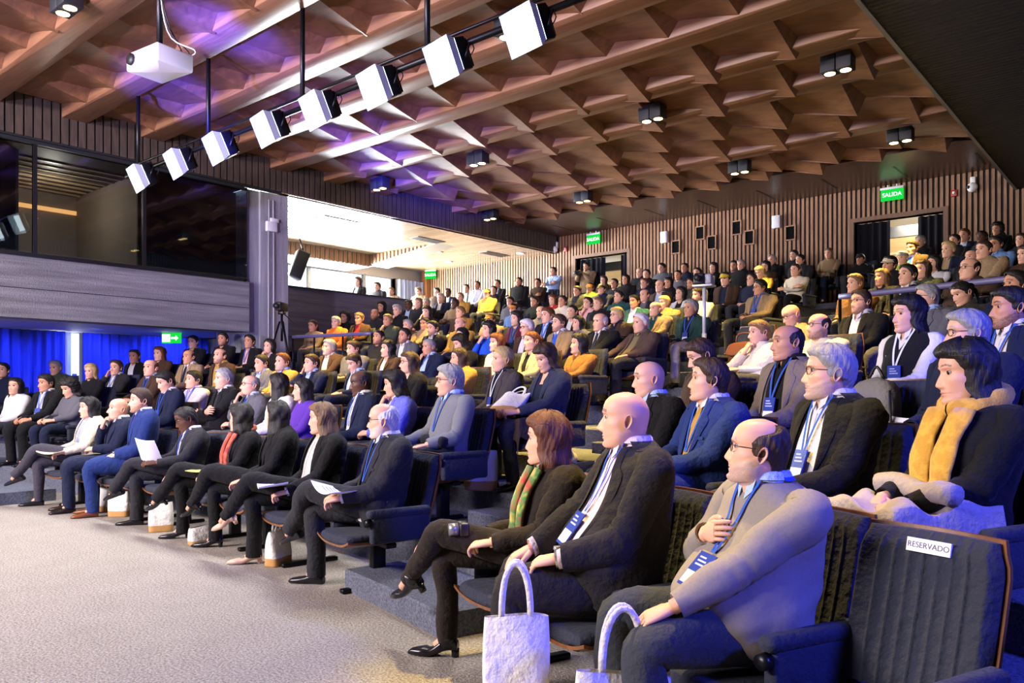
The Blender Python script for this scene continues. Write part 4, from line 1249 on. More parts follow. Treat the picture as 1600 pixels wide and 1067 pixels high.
# ------------------------------------------------------------------ lighting rail with eight floodlights
TY, TZ = 5.5, 4.74
e = empty('lighting_rail', (0, TY, 0)); tag(e, 'long black lighting rail hung from the ceiling on thin rods', 'rail')
m = MB(); m.cyl((-12.6, 0, TZ), (-2.9, 0, TZ), .032, 14); m.cyl((-12.6, .0, TZ + .13), (-2.9, .0, TZ + .13), .018, 10); m.obj('pipe', M_METAL, e)
for x in (-12.2, -10.1, -7.93, -5.8, -3.6):
    m = MB(); m.cyl((x, 0, TZ), (x, 0, ZC), .03, 10); m.box((x - .07, -.05, ZC - .1), (x + .07, .05, ZC - .08)); m.obj('rod', M_METAL, e)
FX = []
for i, px in enumerate((222, 281, 344, 422, 500, 593, 701, 826)):
    r = (px - 800) / 1234; a = -.6481 + r * .7615; b = .7615 + r * .6481
    FX.append(a / b * (TY - .12))
M_LENS = emitter('flood_lens', '#eafcff', 12)
names = ['farthest floodlight on the rail, nearest the booth glass', 'second floodlight from the booth end', 'third floodlight from the booth end', 'fourth floodlight from the booth end', 'fifth floodlight, beside the second hanging rod',
         'sixth floodlight, third before the rail\'s upper end', 'seventh floodlight, large and tilted', 'largest floodlight at the rail\'s upper end']
for i, x in enumerate(FX):
    e = empty('floodlight', (x, TY - .12, TZ - .16), -.16); tag(e, 'glowing white ' + names[i], 'floodlight', 'floodlights on the rail')
    T = Matrix.Rotation(math.radians(24), 4, 'X')
    m = MB(); m.box((-.17, .0, -.15), (.17, .13, .15), 0, T, .015)
    for k in range(7): m.box((-.15 + k * .045, .13, -.13), (-.135 + k * .045, .17, .13), 0, T)
    hb = m.obj('housing', M_METAL, e)
    m = MB(); m.box((-.165, -.015, -.145), (.165, .002, .145), 0, T); m.obj('lens', M_LENS, e)
    m = MB()                                         # four flared hood leaves, open in front, glowing from inside
    c0 = [(-.165, 0, -.145), (.165, 0, -.145), (.165, 0, .145), (-.165, 0, .145)]; c1 = [(-.20, -.11, -.19), (.20, -.11, -.19), (.20, -.11, .18), (-.20, -.11, .18)]
    for k in range(4): m.quad([xf(np.array([p]), T)[0] for p in (c0[k], c0[(k + 1) % 4], c1[(k + 1) % 4], c1[k])])
    m.obj('hood', plain('hood_white', '#dfe9ec', .35), e)
    m = MB()
    m.tube(np.array([[-.19, .06, -.02], [-.20, .10, .12], [-.06, .12, .17], [.06, .12, .17], [.20, .10, .12], [.19, .06, -.02]]), .012, 6); m.tube(np.array([[0, .12, .17], [0, .12, .24]]), .02, 8)
    m.obj('yoke', M_METAL, e)
    m = MB(); m.tube(crs(np.array([[.1, .15, 0], [.14, .2, .12], [.05, .16, .22], [-.05, .13, .2], [-.12, .14, .24]]), 14), .006, 5); m.obj('cable', M_BLACK, e)

# ------------------------------------------------------------------ projector
e = empty('projector', (-7.9, 3.78, 4.70), .12); tag(e, 'white ceiling projector on a black drop pole with cables', 'projector')
m = MB(); m.box((-.27, -.20, -.08), (.27, .20, .10), bev=.02); bd = m.obj('body', M_WHITE, e)
m = MB(); m.tube(np.array([[-.17, -.195, .02], [-.17, -.225, .02]]), np.array([.062, .058]), 20); m.obj('lens', M_BLACK, bd)
m = MB()
for k in range(14): m.box((-.06 + k * .022, -.203, -.02), (-.05 + k * .022, -.199, .06))
m.obj('vent', plain('vent_grey', '#9a9aa0', .6), bd)
m = MB(); m.box((-.14, -.12, .10), (.14, .12, .13)); m.cyl((0, 0, .13), (0, 0, 1.42), .032, 12); m.box((-.1, -.1, 1.39), (.1, .1, 1.42)); m.obj('mount_pole', M_METAL, e)
for k in range(3):
    m = MB(); m.tube(crs(np.array([[.20 - .1 * k, .18, .08], [.26 - .1 * k, .22, .16], [.08, .05, .30 + .05 * k], [.05, -.03, .8], [.04, .02, 1.4]]), 20), .007, 6); m.obj('cable', M_BLACK if k else M_WHITE, e)

for i, (x, y, w) in enumerate(((-15.3, 11.6, 'nearest the concrete column'), (-15.5, 14.7, 'midway along the board ceiling'), (-15.6, 17.5, 'closest to the slat wall'))):
    e = empty('ceiling_vent', (x, y, ZS)); tag(e, 'grey slotted vent in the gallery ceiling, ' + w, 'vent', 'gallery ceiling vents')
    m = MB(); m.box((-.18, -.5, -.015), (.18, .5, 0)); m.obj('frame', plain('vent_frame', '#6f665c', .5), e)
    m = MB()
    for k in range(4): m.box((-.15 + k * .08, -.47, -.02), (-.10 + k * .08, .47, -.012))
    m.obj('slat', plain('vent_slat', '#3f3933', .5), e)
for i, (x, y, w) in enumerate(((-16.6, 16.2, 'farther from the slat wall'), (-17.6, 17.6, 'over the pale curtain'), (-14.9, 17.9, 'beside the dark fascia'))):
    e = empty('recessed_spotlight', (x, y, ZS)); tag(e, 'small round recessed light in the gallery ceiling ' + w, 'ceiling light', 'gallery recessed lights')
    m = MB(); m.tube(np.array([[0, 0, 0], [0, 0, -.02]]), np.array([.13, .12]), 20); m.obj('ring', M_WHITE, e)
    m = MB(); m.tube(np.array([[0, 0, -.02], [0, 0, -.025]]), np.array([.09, .09]), 16); m.obj('lamp', emitter('recessed_glow', '#fff0d0', 6), e)
# ------------------------------------------------------------------ auditorium chairs
M_SHELL = wood('chair_ply', '#5d3a22', '#83552f', (5, 5, 1), .35, 3)
def seat_mb():
    m = MB()
    tab = crs([(-.335, .425, .050), (-.325, .452, .06), (-.25, .462, .068), (-.05, .452, .068), (.15, .446, .068), (.235, .448, .055)], 22)
    th = np.linspace(0, 2 * PI, 24, endpoint=False)
    c = np.sign(np.cos(th)) * abs(np.cos(th)) ** .35; s = np.sign(np.sin(th)) * abs(np.sin(th)) ** .5
    P = []
    for y, zt, t in tab:
        w = .235 - .03 * max(0, (-y - .25) / .09) ** 2
        P.append(np.stack([c * w, y + 0 * th, zt - t / 2 + s * t / 2 - .010 * (1 - abs(c)) * (s > 0)], -1))
    m.grid(np.array(P), True, True, True)
    return m
def shell_mb():
    m = MB(); u = np.linspace(-1, 1, 13)
    rows = []
    for y, z in ((-.345, .385), (-.31, .372), (-.1, .365), (.15, .37), (.26, .385)):
        rows.append(np.stack([u * .25, y + 0 * u, z + .045 * abs(u) ** 3], -1))
    up = np.array(rows); dn = up - np.array([0, 0, .016])
    m.grid(up, False); m.grid(dn, False, flip=True)
    for a, b in ((up[0], dn[0]), (up[-1], dn[-1]), (up[:, 0], dn[:, 0]), (up[:, -1], dn[:, -1])): m.grid(np.stack([a, b]), False, smooth=False)
    return m
def back_curve(z): return .255 + .30 * (z - .42) - .10 * (z - .42) ** 2
def back_mb(shell=False, lod=0):
    m = MB(); nu = 113
    u = np.linspace(-1, 1, nu); zz = np.linspace(.43, .935, 16)
    front = []; back = []
    for z in zz:
        w = .245 * (1 - .10 * sstep((z - .84) / .1) - .05 * sstep((.55 - z) / .12))
        y = back_curve(z) + .035 * (abs(u) ** 2) * -1 + .02
        ch = 0 if shell else .015 * (1 - abs(np.sin((u + .62) / .2067 * PI)) ** .3) * (abs(u) < .66)
        edge = sstep((1 - abs(u)) / .12)
        topf = sstep((.945 - z) / .05)
        th = (.052 * edge ** .5 * topf ** .5 + .004) if not shell else .0
        front.append(np.stack([u * w, y - th - ch * edge * topf, z + 0 * u], -1))
        back.append(np.stack([u * (w + (.012 if shell else 0)), y + (.022 if shell else .0), z + 0 * u + (.01 if shell and z > .93 else 0)], -1))
    if shell:
        f = np.array(back) - np.array([0, .016, 0]); b = np.array(back)
        m.grid(f, False); m.grid(b, False, flip=True)
        for a, c in ((f[0], b[0]), (f[-1], b[-1]), (f[:, 0], b[:, 0]), (f[:, -1], b[:, -1])): m.grid(np.stack([a, c]), False, smooth=False)
    else:
        f = np.array(front); b = np.array(back)
        m.grid(f, False); m.grid(b, False, flip=True)
        for a, c in ((f[0], b[0]), (f[-1], b[-1]), (f[:, 0], b[:, 0]), (f[:, -1], b[:, -1])): m.grid(np.stack([a, c]), False)
    return m
def arm_mb(sx):
    m = MB(); x = sx * .283
    m.box((x - .030, -.20, .40), (x + .030, .25, .60), bev=.02)
    m.box((x - .038, -.225, .585), (x + .038, .26, .645), bev=.026)
    return m
def knob_mb(sx):
    m = MB(); x = sx * .283
    m.tube(np.array([[x, -.205, .555], [x, -.238, .555]]), np.array([.032, .028]), 16); return m
def leg_mb():
    m = MB(); m.box((-.035, -.05, .03), (.035, .05, .37), bev=.008); m.box((-.03, -.28, .0), (.03, .20, .035), bev=.01); m.box((-.21, -.04, .335), (.21, .04, .372), bev=.006)
    return m
CH = {}
def proto():
    def keep(n, mb, mat):
        o = mb.obj(n, mat)
        if 'back' not in n: o.data.transform(Matrix.Diagonal((1, 1, .93, 1)))
        CH[n] = o.data; bpy.data.objects.remove(o)
    keep('seat', seat_mb(), M_NAVY); keep('seat_shell', shell_mb(), M_SHELL); keep('backrest', back_mb(), M_NAVY); keep('back_shell', back_mb(True), M_SHELL)
    keep('armrest_l', arm_mb(1), M_NAVY); keep('armrest_r', arm_mb(-1), M_NAVY); keep('knob_l', knob_mb(1), M_METAL); keep('knob_r', knob_mb(-1), M_METAL); keep('leg', leg_mb(), M_METAL)
proto()
def part(n, key, parent):
    o = bpy.data.objects.new(n, CH[key]); COL.objects.link(o); o.parent = parent; return o
def make_chair(X, Y, z, yaw, label, right_arm, full, group='navy upholstered auditorium chairs', left_arm=True):
    e = empty('auditorium_chair', (X, Y, z), yaw); tag(e, label, 'chair', group)
    part('seat', 'seat', e); part('backrest', 'backrest', e)
    if left_arm:
        a = part('armrest', 'armrest_l', e)
        if full: part('knob', 'knob_l', a)
    if right_arm:
        a = part('armrest', 'armrest_r', e)
        if full: part('knob', 'knob_r', a)
    if full:
        part('seat_shell', 'seat_shell', e); part('back_shell', 'back_shell', e); part('leg', 'leg', e)
    return e
PEOPLE = [
('A1', 2, -15.885, 4.759, 0.074, 1.056, 22.0, 'mSk', 'a', 'swe:N', 'lap', '', "dark-haired person in navy top at the blue curtain's edge"),
('A2', 1, -13.98, 4.329, 0.012, 1.065, 25.0, 'fLk', 'a', 'swe:W', 'lap', '', 'woman with long black hair in white sweater beside man in black coat'),
('A3', 1, -13.203, 4.527, 0.059, 1.076, 26.0, 'mSk', 'b', 'suit:K:W:-', 'hold', 'N', 'man in black coat with white badge, chin raised, holding a phone'),
('A4', 1, -12.59, 4.661, -0.01, 1.09, 27.0, 'fCk', 'a', 'swe:G', 'hold', 'D', 'woman with curly dark hair in grey sweater looking down at a phone'),
('A5', 3, -16.158, 5.703, -0.084, 1.175, 23.0, 'mSg', 'a', 'coat:E', 'lap', '', 'grey-haired man in dark green jacket before the blue curtain'),
('A6', 2, -13.808, 5.388, 0.031, 0.9, 20.0, 'fMy', 'a', 'swe:K', 'lap', '', 'blond short-haired person in black top beside the bright curtain gap'),
('A7', 3, -14.657, 6.176, -0.101, 1.126, 23.0, 'mSb', 'a', 'suit:C:W:-', 'faceR', 'n', 'brown-haired man in charcoal suit resting his cheek on his hand'),
('F1', 0, -10.383, 4.007, 0.036, 1.012, 30.0, 'fLk', 'a', 'suit:X:W:-', 'lap', 'nX', 'front-row woman with long dark hair in beige cardigan, notebook on lap'),
('F2', 0, -9.693, 4.063, 0.03, 1.067, 33.0, 'mB', 'a', 'suit:N:W:N', 'chin', '', 'bald front-row man in navy suit with hand on chin'),
('F3', 0, -9.103, 4.09, 0.133, 1.119, 36.0, 'mSb', 'a', 'suit:N2:W:M', 'lap', 'nbb', 'bearded man in blue suit and burgundy tie in the front row'),
('F4', 0, -7.983, 4.093, -0.046, 1.086, 38.0, 'mZk', 'd', 'suit:C:W:-', 'hold', 'nDGX', 'dark-skinned man in charcoal suit and glasses reading printed sheets'),
('F5', 0, -6.913, 4.034, -0.019, 0.99, 38.0, 'fMk', 'a', 'suit:K:E:-', 'lap', 'XF', 'woman in black jacket with orange-red scarf in the front row'),
('F6', 0, -6.226, 3.964, 0.027, 0.973, 40.0, 'fTk', 'a', 'suit:K:K:-', 'lap', 'X', 'woman with half-tied dark hair in black jacket, front row'),
('F7', 0, -5.381, 3.844, 0.021, 0.973, 44.0, 'fLl', 'a', 'suit:K:S:-', 'lap', 'X', 'woman with straight light brown hair, black blazer and striped blouse'),
('F8', 0, -4.357, 3.648, 0.037, 1.005, 52.0, 'mRw', 'a', 'suit:C:W:K', 'lap', 'GbwnX', "bald man with white beard and blue lanyard at front row's aisle seat"),
('L2', 4, -15.579, 6.927, -0.072, 1.166, 22.0, 'fPb', 'b', 'suit:K:W:-', 'lap', '', 'woman with tied curly brown hair in black jacket below curtain exit sign'),
('L3', 2, -12.331, 5.71, 0.074, 1.149, 27.0, 'mRr', 'a', 'suit:B:L:N', 'hold', 'n', 'ruddy balding man in brown suit and light blue shirt'),
('L4', 4, -14.942, 7.115, -0.034, 1.146, 22.0, 'fLr', 'a', 'swe:B', 'lap', '', 'woman with auburn hair in brown sweater in front of the blue curtain'),
('L5', 1, -10.345, 4.995, 0.071, 1.087, 30.0, 'mSk', 'a', 'suit:N:W:K', 'lap', 'ND', 'dark-haired man in navy suit looking down behind bearded man in blue'),
('L6', 3, -12.879, 6.603, 0.06, 1.015, 22.0, 'mRb', 'b', 'suit:T:W:N', 'hold', '', 'balding man in brown tweed jacket with one hand raised'),
('L7', 2, -11.3, 5.873, -0.123, 1.098, 27.0, 'mSk', 'a', 'shirt:V', 'hold', 'n', 'black-haired man in lilac-grey shirt holding something on his lap'),
('L8', 5, -15.0, 7.8, -0.002, 1.0, 20.0, 'mSk', 'a', 'suit:K:T:-', 'lap', '', 'young man with black hair in black jacket, last before the curtain'),
('L9', 3, -12.077, 6.748, 0.063, 1.028, 23.0, 'mRb', 'a', 'suit:B:Y:-', 'lap', 'bb', 'balding bearded man in brown jacket over bright yellow shirt'),
('L10', 5, -14.2, 7.98, 0.028, 1.0, 19.0, 'mSk', 'b', 'suit:K:K:-', 'lap', 'bk', 'black-bearded man in black jacket beside the concrete column'),
('L11', 1, -9.033, 5.073, 0.094, 1.005, 30.0, 'mSg', 'a', 'suit:K:W:C', 'cross', '', 'grey-haired man in black suit with folded arms, second row'),
('L12', 5, -13.891, 8.392, -0.012, 1.062, 20.0, 'mSk', 'b', 'suit:K:I:-', 'lap', 'Gn', 'man in glasses, black suit and pinkish shirt below the concrete column'),
('L13', 4, -12.174, 7.726, 0.027, 0.95, 20.0, 'fMk', 'a', 'suit:K:W:-', 'chin', '', 'woman with black hair covering her mouth, near the tripod'),
('L14', 1, -8.436, 5.08, 0.013, 0.966, 30.0, 'mRg', 'a', 'suit:G:L:U', 'chin', 'G', 'balding man with glasses and blue tie, hand at his mouth'),
('L15', 3, -11.117, 6.884, -0.08, 1.073, 25.0, 'mSk', 'a', 'suit:G:L:-', 'lap', '', 'dark-haired man in grey jacket behind the balding man with blue tie'),
('L16', 1, -7.859, 5.07, 0.01, 1.05, 34.0, 'fLk', 'a', 'coat:W', 'lap', '', 'woman with long dark hair turned away, wearing a white coat'),
('L17', 3, -10.601, 6.939, -0.071, 1.09, 26.0, 'mSr', 'a', 'swe:Y', 'lap', 'nbg', 'man with reddish-brown hair and greying beard in yellow sweater'),
('L18', 1, -7.317, 5.045, -0.041, 0.888, 30.0, 'fTk', 'a', 'swe:P', 'lap', '', 'woman with long black hair in purple jacket'),
('L19', 3, -9.932, 6.993, -0.104, 1.055, 26.0, 'mSb', 'a', 'suit:N:L:-', 'faceR', '', 'brown-haired man in navy suit covering his face with his hand'),
('L20', 7, -14.488, 10.267, -0.008, 1.068, 18.0, 'fPb', 'b', 'swe:T', 'lap', '', 'woman with tied hair in taupe sweater behind the railing'),
('L21', 7, -13.874, 10.402, 0.037, 0.991, 17.0, 'mSg', 'a', 'coat:O', 'lap', 'G', 'man in bright orange jacket behind the railing'),
('L22', 9, -15.614, 12.011, -0.092, 1.129, 17.0, 'fCk', 'b', 'coat:K', 'lap', '', 'woman with dark curly hair in black coat under the dark parapet'),
('L23', 8, -14.219, 11.331, -0.024, 1.108, 18.0, 'mSl', 'b', 'suit:B:R:-', 'lap', '', 'man with light-catching hair, brown jacket and red scarf'),
('L24', 9, -14.754, 12.217, -0.053, 1.106, 17.0, 'mB', 'b', 'coat:C', 'lap', 'bk', 'bald man with dark beard in grey coat below the parapet'),
('L25', 10, -15.468, 13.057, 0.02, 1.171, 17.0, 'fDk', 'b', 'coat:K', 'lap', '', 'woman in black hood and coat nearest the parapet wall'),
('L26', 7, -12.464, 10.656, 0.014, 1.005, 18.0, 'mSl', 'b', 'coat:E', 'chin', '', 'man with blond hair in olive jacket raising his hand'),
('L27', 9, -14.108, 12.355, 0.007, 1.152, 18.0, 'mSg', 'a', 'coat:K', 'chin', '', 'old grey-haired man in black coat with hand to mouth'),
('L28', 4, -10.739, 7.911, -0.027, 1.075, 24.0, 'mSg', 'a', 'suit:B:X:-', 'hold', 'bg', 'man with grey beard, brown jacket and cream shirt, hand raised'),
('L29', 4, -10.166, 7.959, -0.066, 0.96, 22.0, 'mSb', 'a', 'coat:G', 'lap', '', 'brown-haired man in pale grey jacket behind the bowed man'),
('L30', 5, -10.634, 8.905, -0.04, 0.99, 21.0, 'mZk', 'b', 'swe:C', 'lap', 'bk', 'short-haired bearded man in dark grey sweater'),
('L31', 4, -9.361, 8.004, -0.091, 1.049, 25.0, 'fLk', 'a', 'suit:B:W:-', 'lap', '', 'woman with straight black hair in dark brown coat'),
('L32', 3, -8.943, 7.036, -0.115, 0.923, 24.0, 'mSb', 'a', 'suit:N:L:-', 'lap', 'D', 'brown-haired man in navy suit bowing his head low'),
('L33', 5, -10.027, 8.951, -0.043, 1.01, 22.0, 'mSk', 'b', 'suit:G:W:-', 'lap', 'bk', 'man with trimmed black beard, grey-brown jacket and white shirt'),
('L34', 2, -6.678, 5.981, 0.034, 0.919, 30.0, 'fLb', 'a', 'suit:K:W:-', 'lap', 'G', 'woman with glasses and long wavy brown hair in black jacket'),
('L35', 1, -6.257, 4.954, 0.028, 0.972, 36.0, 'mRk', 'd', 'suit:N:W:-', 'lap', 'nE', 'dark-skinned balding man in navy suit with lanyard, eyes lowered'),
('L36', 1, -5.66, 4.878, 0.012, 0.866, 34.0, 'fMk', 'a', 'suit:U2:W:-', 'chin', 'E', 'woman in periwinkle blazer resting her mouth on her hand'),
('L37', 1, -4.805, 4.738, 0.034, 1.066, 46.0, 'mSg', 'a', 'swe:G2', 'arm', 'Gn', "grey-haired man with glasses in grey sweater at second row's end"),
('M1', 14, -17.8, 16.5, 0.008, 1.0, 14.0, 'mSl', 'a', 'coat:T', 'lap', 'D', 'fair-haired man in tan jacket seated where parapet meets curtain'),
('M3', 11, -15.556, 14.044, -0.089, 1.075, 15.0, 'mSk', 'd', 'suit:K:L:-', 'lap', 'G', 'dark-skinned man with glasses and pale blue shirt near the parapet end'),
('M4', 10, -14.401, 13.296, 0.045, 1.141, 17.0, 'fLl', 'a', 'coat:C', 'lap', '', 'woman with long fair-brown hair beside man with glasses at parapet end'),
('M5', 11, -15.026, 14.165, -0.066, 1.062, 15.0, 'mSg', 'a', 'coat:K', 'lap', '', 'grey-haired man in dark coat behind woman leaning on her hand'),
('M6', 8, -12.37, 11.661, 0.027, 0.991, 17.0, 'fMk', 'a', 'swe:K', 'faceR', '', 'dark-haired woman in black leaning her cheek on her hand'),
('M7', 13, -16.353, 15.868, 0.047, 0.86, 11.0, 'mSk', 'a', 'coat:B', 'lap', '', "black-haired man in dark brown jacket near the back wall's corner"),
('M8', 12, -15.418, 15.082, -0.05, 1.111, 15.0, 'mSg', 'a', 'suit:N:W:-', 'lap', 'G', 'man with glasses in navy suit and open white shirt, upper rows'),
('M9', 14, -16.832, 16.759, -0.077, 0.98, 12.0, 'mSk', 'd', 'suit:N:W:-', 'lap', '', 'dark-skinned man in navy jacket on the top row'),
('M10', 10, -13.336, 13.494, -0.03, 0.979, 15.0, 'mSk', 'd', 'coat:T', 'hold', '', 'dark-skinned man in tan jacket with hands clasped'),
('M11', 12, -14.797, 15.215, -0.068, 1.022, 14.0, 'mSl', 'a', 'coat:Y', 'lap', '', 'man with fair hair in mustard jacket below the slat wall'),
('M12', 8, -11.487, 11.774, -0.021, 0.905, 16.0, 'mSl', 'a', 'coat:B', 'lap', '', 'smiling fair-haired man in brown jacket'),
('M13', 14, -16.21, 16.912, 0.001, 1.048, 13.0, 'mSk', 'a', 'suit:K:W:-', 'lap', '', 'dark-haired man in black suit turned in profile on the top row'),
('M14', 13, -15.089, 16.156, 0.169, 0.838, 11.0, 'mSk', 'b', 'shirt:W', 'lap', 'n', 'man in white shirt sitting highest by the lit slats'),
('M15', 12, -13.988, 15.371, -0.014, 1.003, 14.0, 'mHy', 'a', 'coat:Y', 'lap', '', 'person in yellow cap and mustard jacket'),
('M16', 13, -14.539, 16.265, -0.027, 0.978, 13.0, 'mSk', 'a', 'coat:C', 'lap', '', 'man with dark fringe in grey-brown jacket beside the yellow cap'),
('M17', 14, -15.193, 17.136, 0.068, 1.026, 13.0, 'mSk', 'b', 'suit:K:L:-', 'lap', '', 'dark-haired man in black jacket behind the man with dark fringe'),
('M18', 7, -11.927, 10.733, -0.114, 0.932, 17.0, 'mSg', 'a', 'coat:B', 'lap', '', 'grey-haired man in brown jacket behind trimmed black beard'),
('M19', 7, -11.513, 10.784, -0.095, 0.919, 17.0, 'mSk', 'b', 'coat:T', 'hold', '', 'man in taupe jacket raising a hand to his face'),
('M20', 6, -10.362, 9.91, -0.067, 1.082, 22.0, 'mSk', 'a', 'suit:K:W:-', 'lap', 'bk', 'tall man with black beard in black suit and white collar'),
('M21', 6, -9.723, 9.95, -0.018, 0.957, 20.0, 'mB', 'a', 'coat:Y', 'lap', 'G', 'bald man with glasses in mustard jacket'),
('M22', 4, -8.48, 8.02, -0.093, 0.96, 24.0, 'mZg', 'b', 'suit:N:L:-', 'chin', '', 'man with cropped greying hair in navy jacket touching his chin'),
('M23', 5, -8.723, 8.999, -0.088, 0.776, 18.0, 'fDk', 'a', 'coat:K', 'lap', '', 'woman in black hood in the middle rows'),
('M24', 4, -7.789, 8.009, -0.064, 0.846, 22.0, 'fMk', 'a', 'coat:K', 'lap', 'D', 'woman whose black hair hides her face, black coat'),
('M25', 3, -6.852, 6.978, -0.109, 0.942, 28.0, 'fLb', 'a', 'coat:Y', 'hold', '', 'woman with long wavy brown hair in mustard coat'),
('M26', 5, -8.161, 8.998, -0.025, 0.963, 23.0, 'fMk', 'a', 'swe:U', 'chin', '', 'woman in royal blue sweater resting her chin on her hand'),
('M27', 7, -9.891, 10.923, -0.091, 0.863, 17.0, 'mHo', 'b', 'coat:T', 'lap', '', 'man in orange cap and tan jacket'),
('M28', 4, -7.12, 7.978, -0.091, 0.848, 23.0, 'fMr', 'a', 'swe:X', 'lap', '', 'woman with red-brown bob in cream top'),
('M29', 2, -5.133, 5.79, 0.025, 0.934, 35.0, 'mSy', 'a', 'suit:C2:N:-', 'lap', 'N', 'fair-haired man in grey-brown blazer over navy sweater with badge'),
('M30', 14, -14.526, 17.265, 0.005, 1.011, 13.0, 'mSl', 'a', 'coat:Y', 'cross', '', 'man in yellow-tan jacket with folded arms against the slat wall'),
('M31', 13, -13.737, 16.408, 0.164, 0.812, 11.0, 'mSk', 'b', 'coat:K', 'lap', '', 'dark-haired man in black jacket behind folded-arms man in yellow'),
('M32', 14, -13.869, 17.38, 0.014, 0.92, 12.0, 'mSk', 'b', 'swe:B', 'cross', '', 'man in brown sweater with folded arms beside the standing man'),
('M33', 14.6, -14.0, 18.25, 0.0, 1.0, 12.0, 'mSk', 'b', 'shirt:L', 'standcross', 'N', 'man in light blue shirt standing against the slat wall'),
('M34', 10, -11.751, 13.717, -0.08, 0.872, 14.0, 'mSk', 'b', 'coat:G', 'lap', '', 'ruddy dark-haired man in grey jacket behind the orange-capped man in denim'),
('M35', 9, -10.924, 12.814, -0.139, 0.871, 15.0, 'mHo', 'b', 'shirt:L2', 'lap', '', 'person in orange cap and blue denim shirt'),
('M36', 10, -11.108, 13.782, -0.121, 0.915, 15.0, 'mSk', 'b', 'coat:E', 'lap', 'bk', 'bearded man with swept-up black hair in dark green jacket'),
('M37', 10, -10.615, 13.822, -0.111, 0.84, 14.0, 'fMr', 'a', 'swe:R', 'lap', '', 'woman with dark red hair in bright red top'),
('M38', 9, -9.673, 12.895, -0.06, 0.832, 15.0, 'mSk', 'b', 'coat:X', 'lap', '', 'black-haired man in cream jacket beside woman in red'),
('N2', 6, -8.452, 9.98, -0.001, 0.902, 20.0, 'fMk', 'a', 'suit:M:G:-', 'lap', 'GN', 'woman with dark bob and glasses in maroon jacket'),
('N3', 8, -9.467, 11.923, -0.127, 0.892, 17.0, 'mRw', 'a', 'coat:G', 'lap', '', 'bald old man in grey coat beside ginger-haired man'),
('N4', 6, -7.786, 9.97, 0.01, 1.002, 23.0, 'mSr', 'a', 'suit:K:L:-', 'lap', 'N', 'ginger-haired man in black suit with lanyard over pale blue shirt'),
('N5', 5, -7.416, 8.975, -0.035, 0.963, 24.0, 'mSw', 'a', 'suit:B:W:-', 'lap', 'G', 'white-haired man with glasses in brown coat'),
('N6', 5, -6.76, 8.937, -0.008, 0.926, 24.0, 'mSb', 'a', 'suit:T:W:U', 'lap', 'nbb', 'man with moustache and beard in tan suit and blue tie'),
('N7', 4, -6.466, 7.93, -0.094, 0.988, 28.0, 'fPr', 'a', 'suit:Y2:K:-', 'lap', '', 'woman with tied ginger hair in pale yellow blazer over black top'),
('N8', 2, -4.458, 5.67, 0.022, 0.895, 36.0, 'fMb', 'a', 'suit:N3:N:-', 'hold', 'D', 'woman with wavy dark hair in slate jacket looking down over a white bag'),
('N9', 7, -8.027, 10.956, -0.066, 0.794, 17.0, 'fPk', 'a', 'suit:K:W:-', 'lap', '', 'woman with tied dark hair in black vest and white collar'),
('N10', 6, -7.176, 9.945, -0.148, 0.843, 20.0, 'fLk', 'a', 'coat:G', 'lap', 'G', 'woman with long dark hair, glasses and grey scarf'),
('N11', 5, -6.03, 8.872, -0.035, 0.993, 27.0, 'mRw', 'a', 'suit:K:W:N', 'lap', '', 'elderly bald man in black suit with patterned tie and white pin'),
('N12', 4, -5.671, 7.845, -0.169, 0.898, 27.0, 'fMk', 'a', 'coat:A', 'lap', '', 'woman with black bob in mustard-brown puffer jacket'),
('N13', 9, -9.053, 12.915, -0.141, 0.921, 17.0, 'mSk', 'a', 'coat:I', 'chin', '', 'person in pink scarf with hands before the face'),
('N14', 8, -8.142, 11.938, -0.072, 0.892, 18.0, 'mSl', 'a', 'coat:K', 'lap', 'G', 'fair greying man with glasses and dark jacket behind the elderly suit'),
('N15', 14.9, -12.95, 18.45, 0.05, 1.0, 14.0, 'mSk', 'b', 'coat:T', 'standhold', 'bk', 'bearded man in tan shirt standing with a camera in the dark doorway'),
('N16', 11, -10.662, 14.802, -0.044, 0.878, 14.0, 'mSk', 'b', 'coat:C', 'lap', '', 'dark-haired man in charcoal jacket below the standing cameraman'),
('N17', 12, -10.955, 15.762, -0.079, 0.922, 14.0, 'mHo', 'b', 'coat:V2', 'lap', '', 'person in orange cap and lime jacket'),
('N18', 11, -10.018, 14.841, -0.05, 0.859, 14.0, 'mHk', 'a', 'coat:N', 'lap', '', 'man in black peaked cap and navy jacket'),
('N19', 14, -11.851, 17.648, -0.068, 0.801, 11.0, 'fMb', 'a', 'coat:B', 'lap', '', 'brown-haired woman seated by the doorway curtain'),
('N20', 13, -10.901, 16.749, -0.102, 0.889, 13.0, 'mSk', 'b', 'shirt:C', 'lap', 'G', 'man with glasses in charcoal checked shirt before the lit doorway'),
('N21', 12, -9.997, 15.824, 0.042, 0.831, 13.0, 'fLk', 'b', 'coat:K', 'lap', '', 'woman with long black hair in black coat by the doorway'),
('N22', 9, -8.336, 12.92, -0.069, 0.841, 16.0, 'mSk', 'a', 'coat:D', 'lap', '', 'dark-haired man in deep teal sweater behind smiling man'),
('N23', 8, -7.37, 11.916, -0.084, 0.86, 18.0, 'mSk', 'b', 'suit:D:W:-', 'lap', '', 'smiling black-haired man in teal jacket over white shirt'),
('N24', 9, -7.747, 12.91, -0.079, 0.871, 17.0, 'mRr', 'a', 'suit:C:G:-', 'lap', 'G', 'ginger receding man with glasses in dark grey jacket'),
('N25', 6, -6.416, 9.893, -0.079, 0.887, 22.0, 'mSy', 'a', 'suit:B:N:-', 'lap', 'G', 'yellow-blond man with glasses in brown jacket'),
('N26', 5, -5.383, 8.797, -0.093, 0.984, 28.0, 'mSw', 'a', 'suit:B2:V3:-', 'thigh', '', 'heavy white-haired old man in brown jacket and olive zip sweater'),
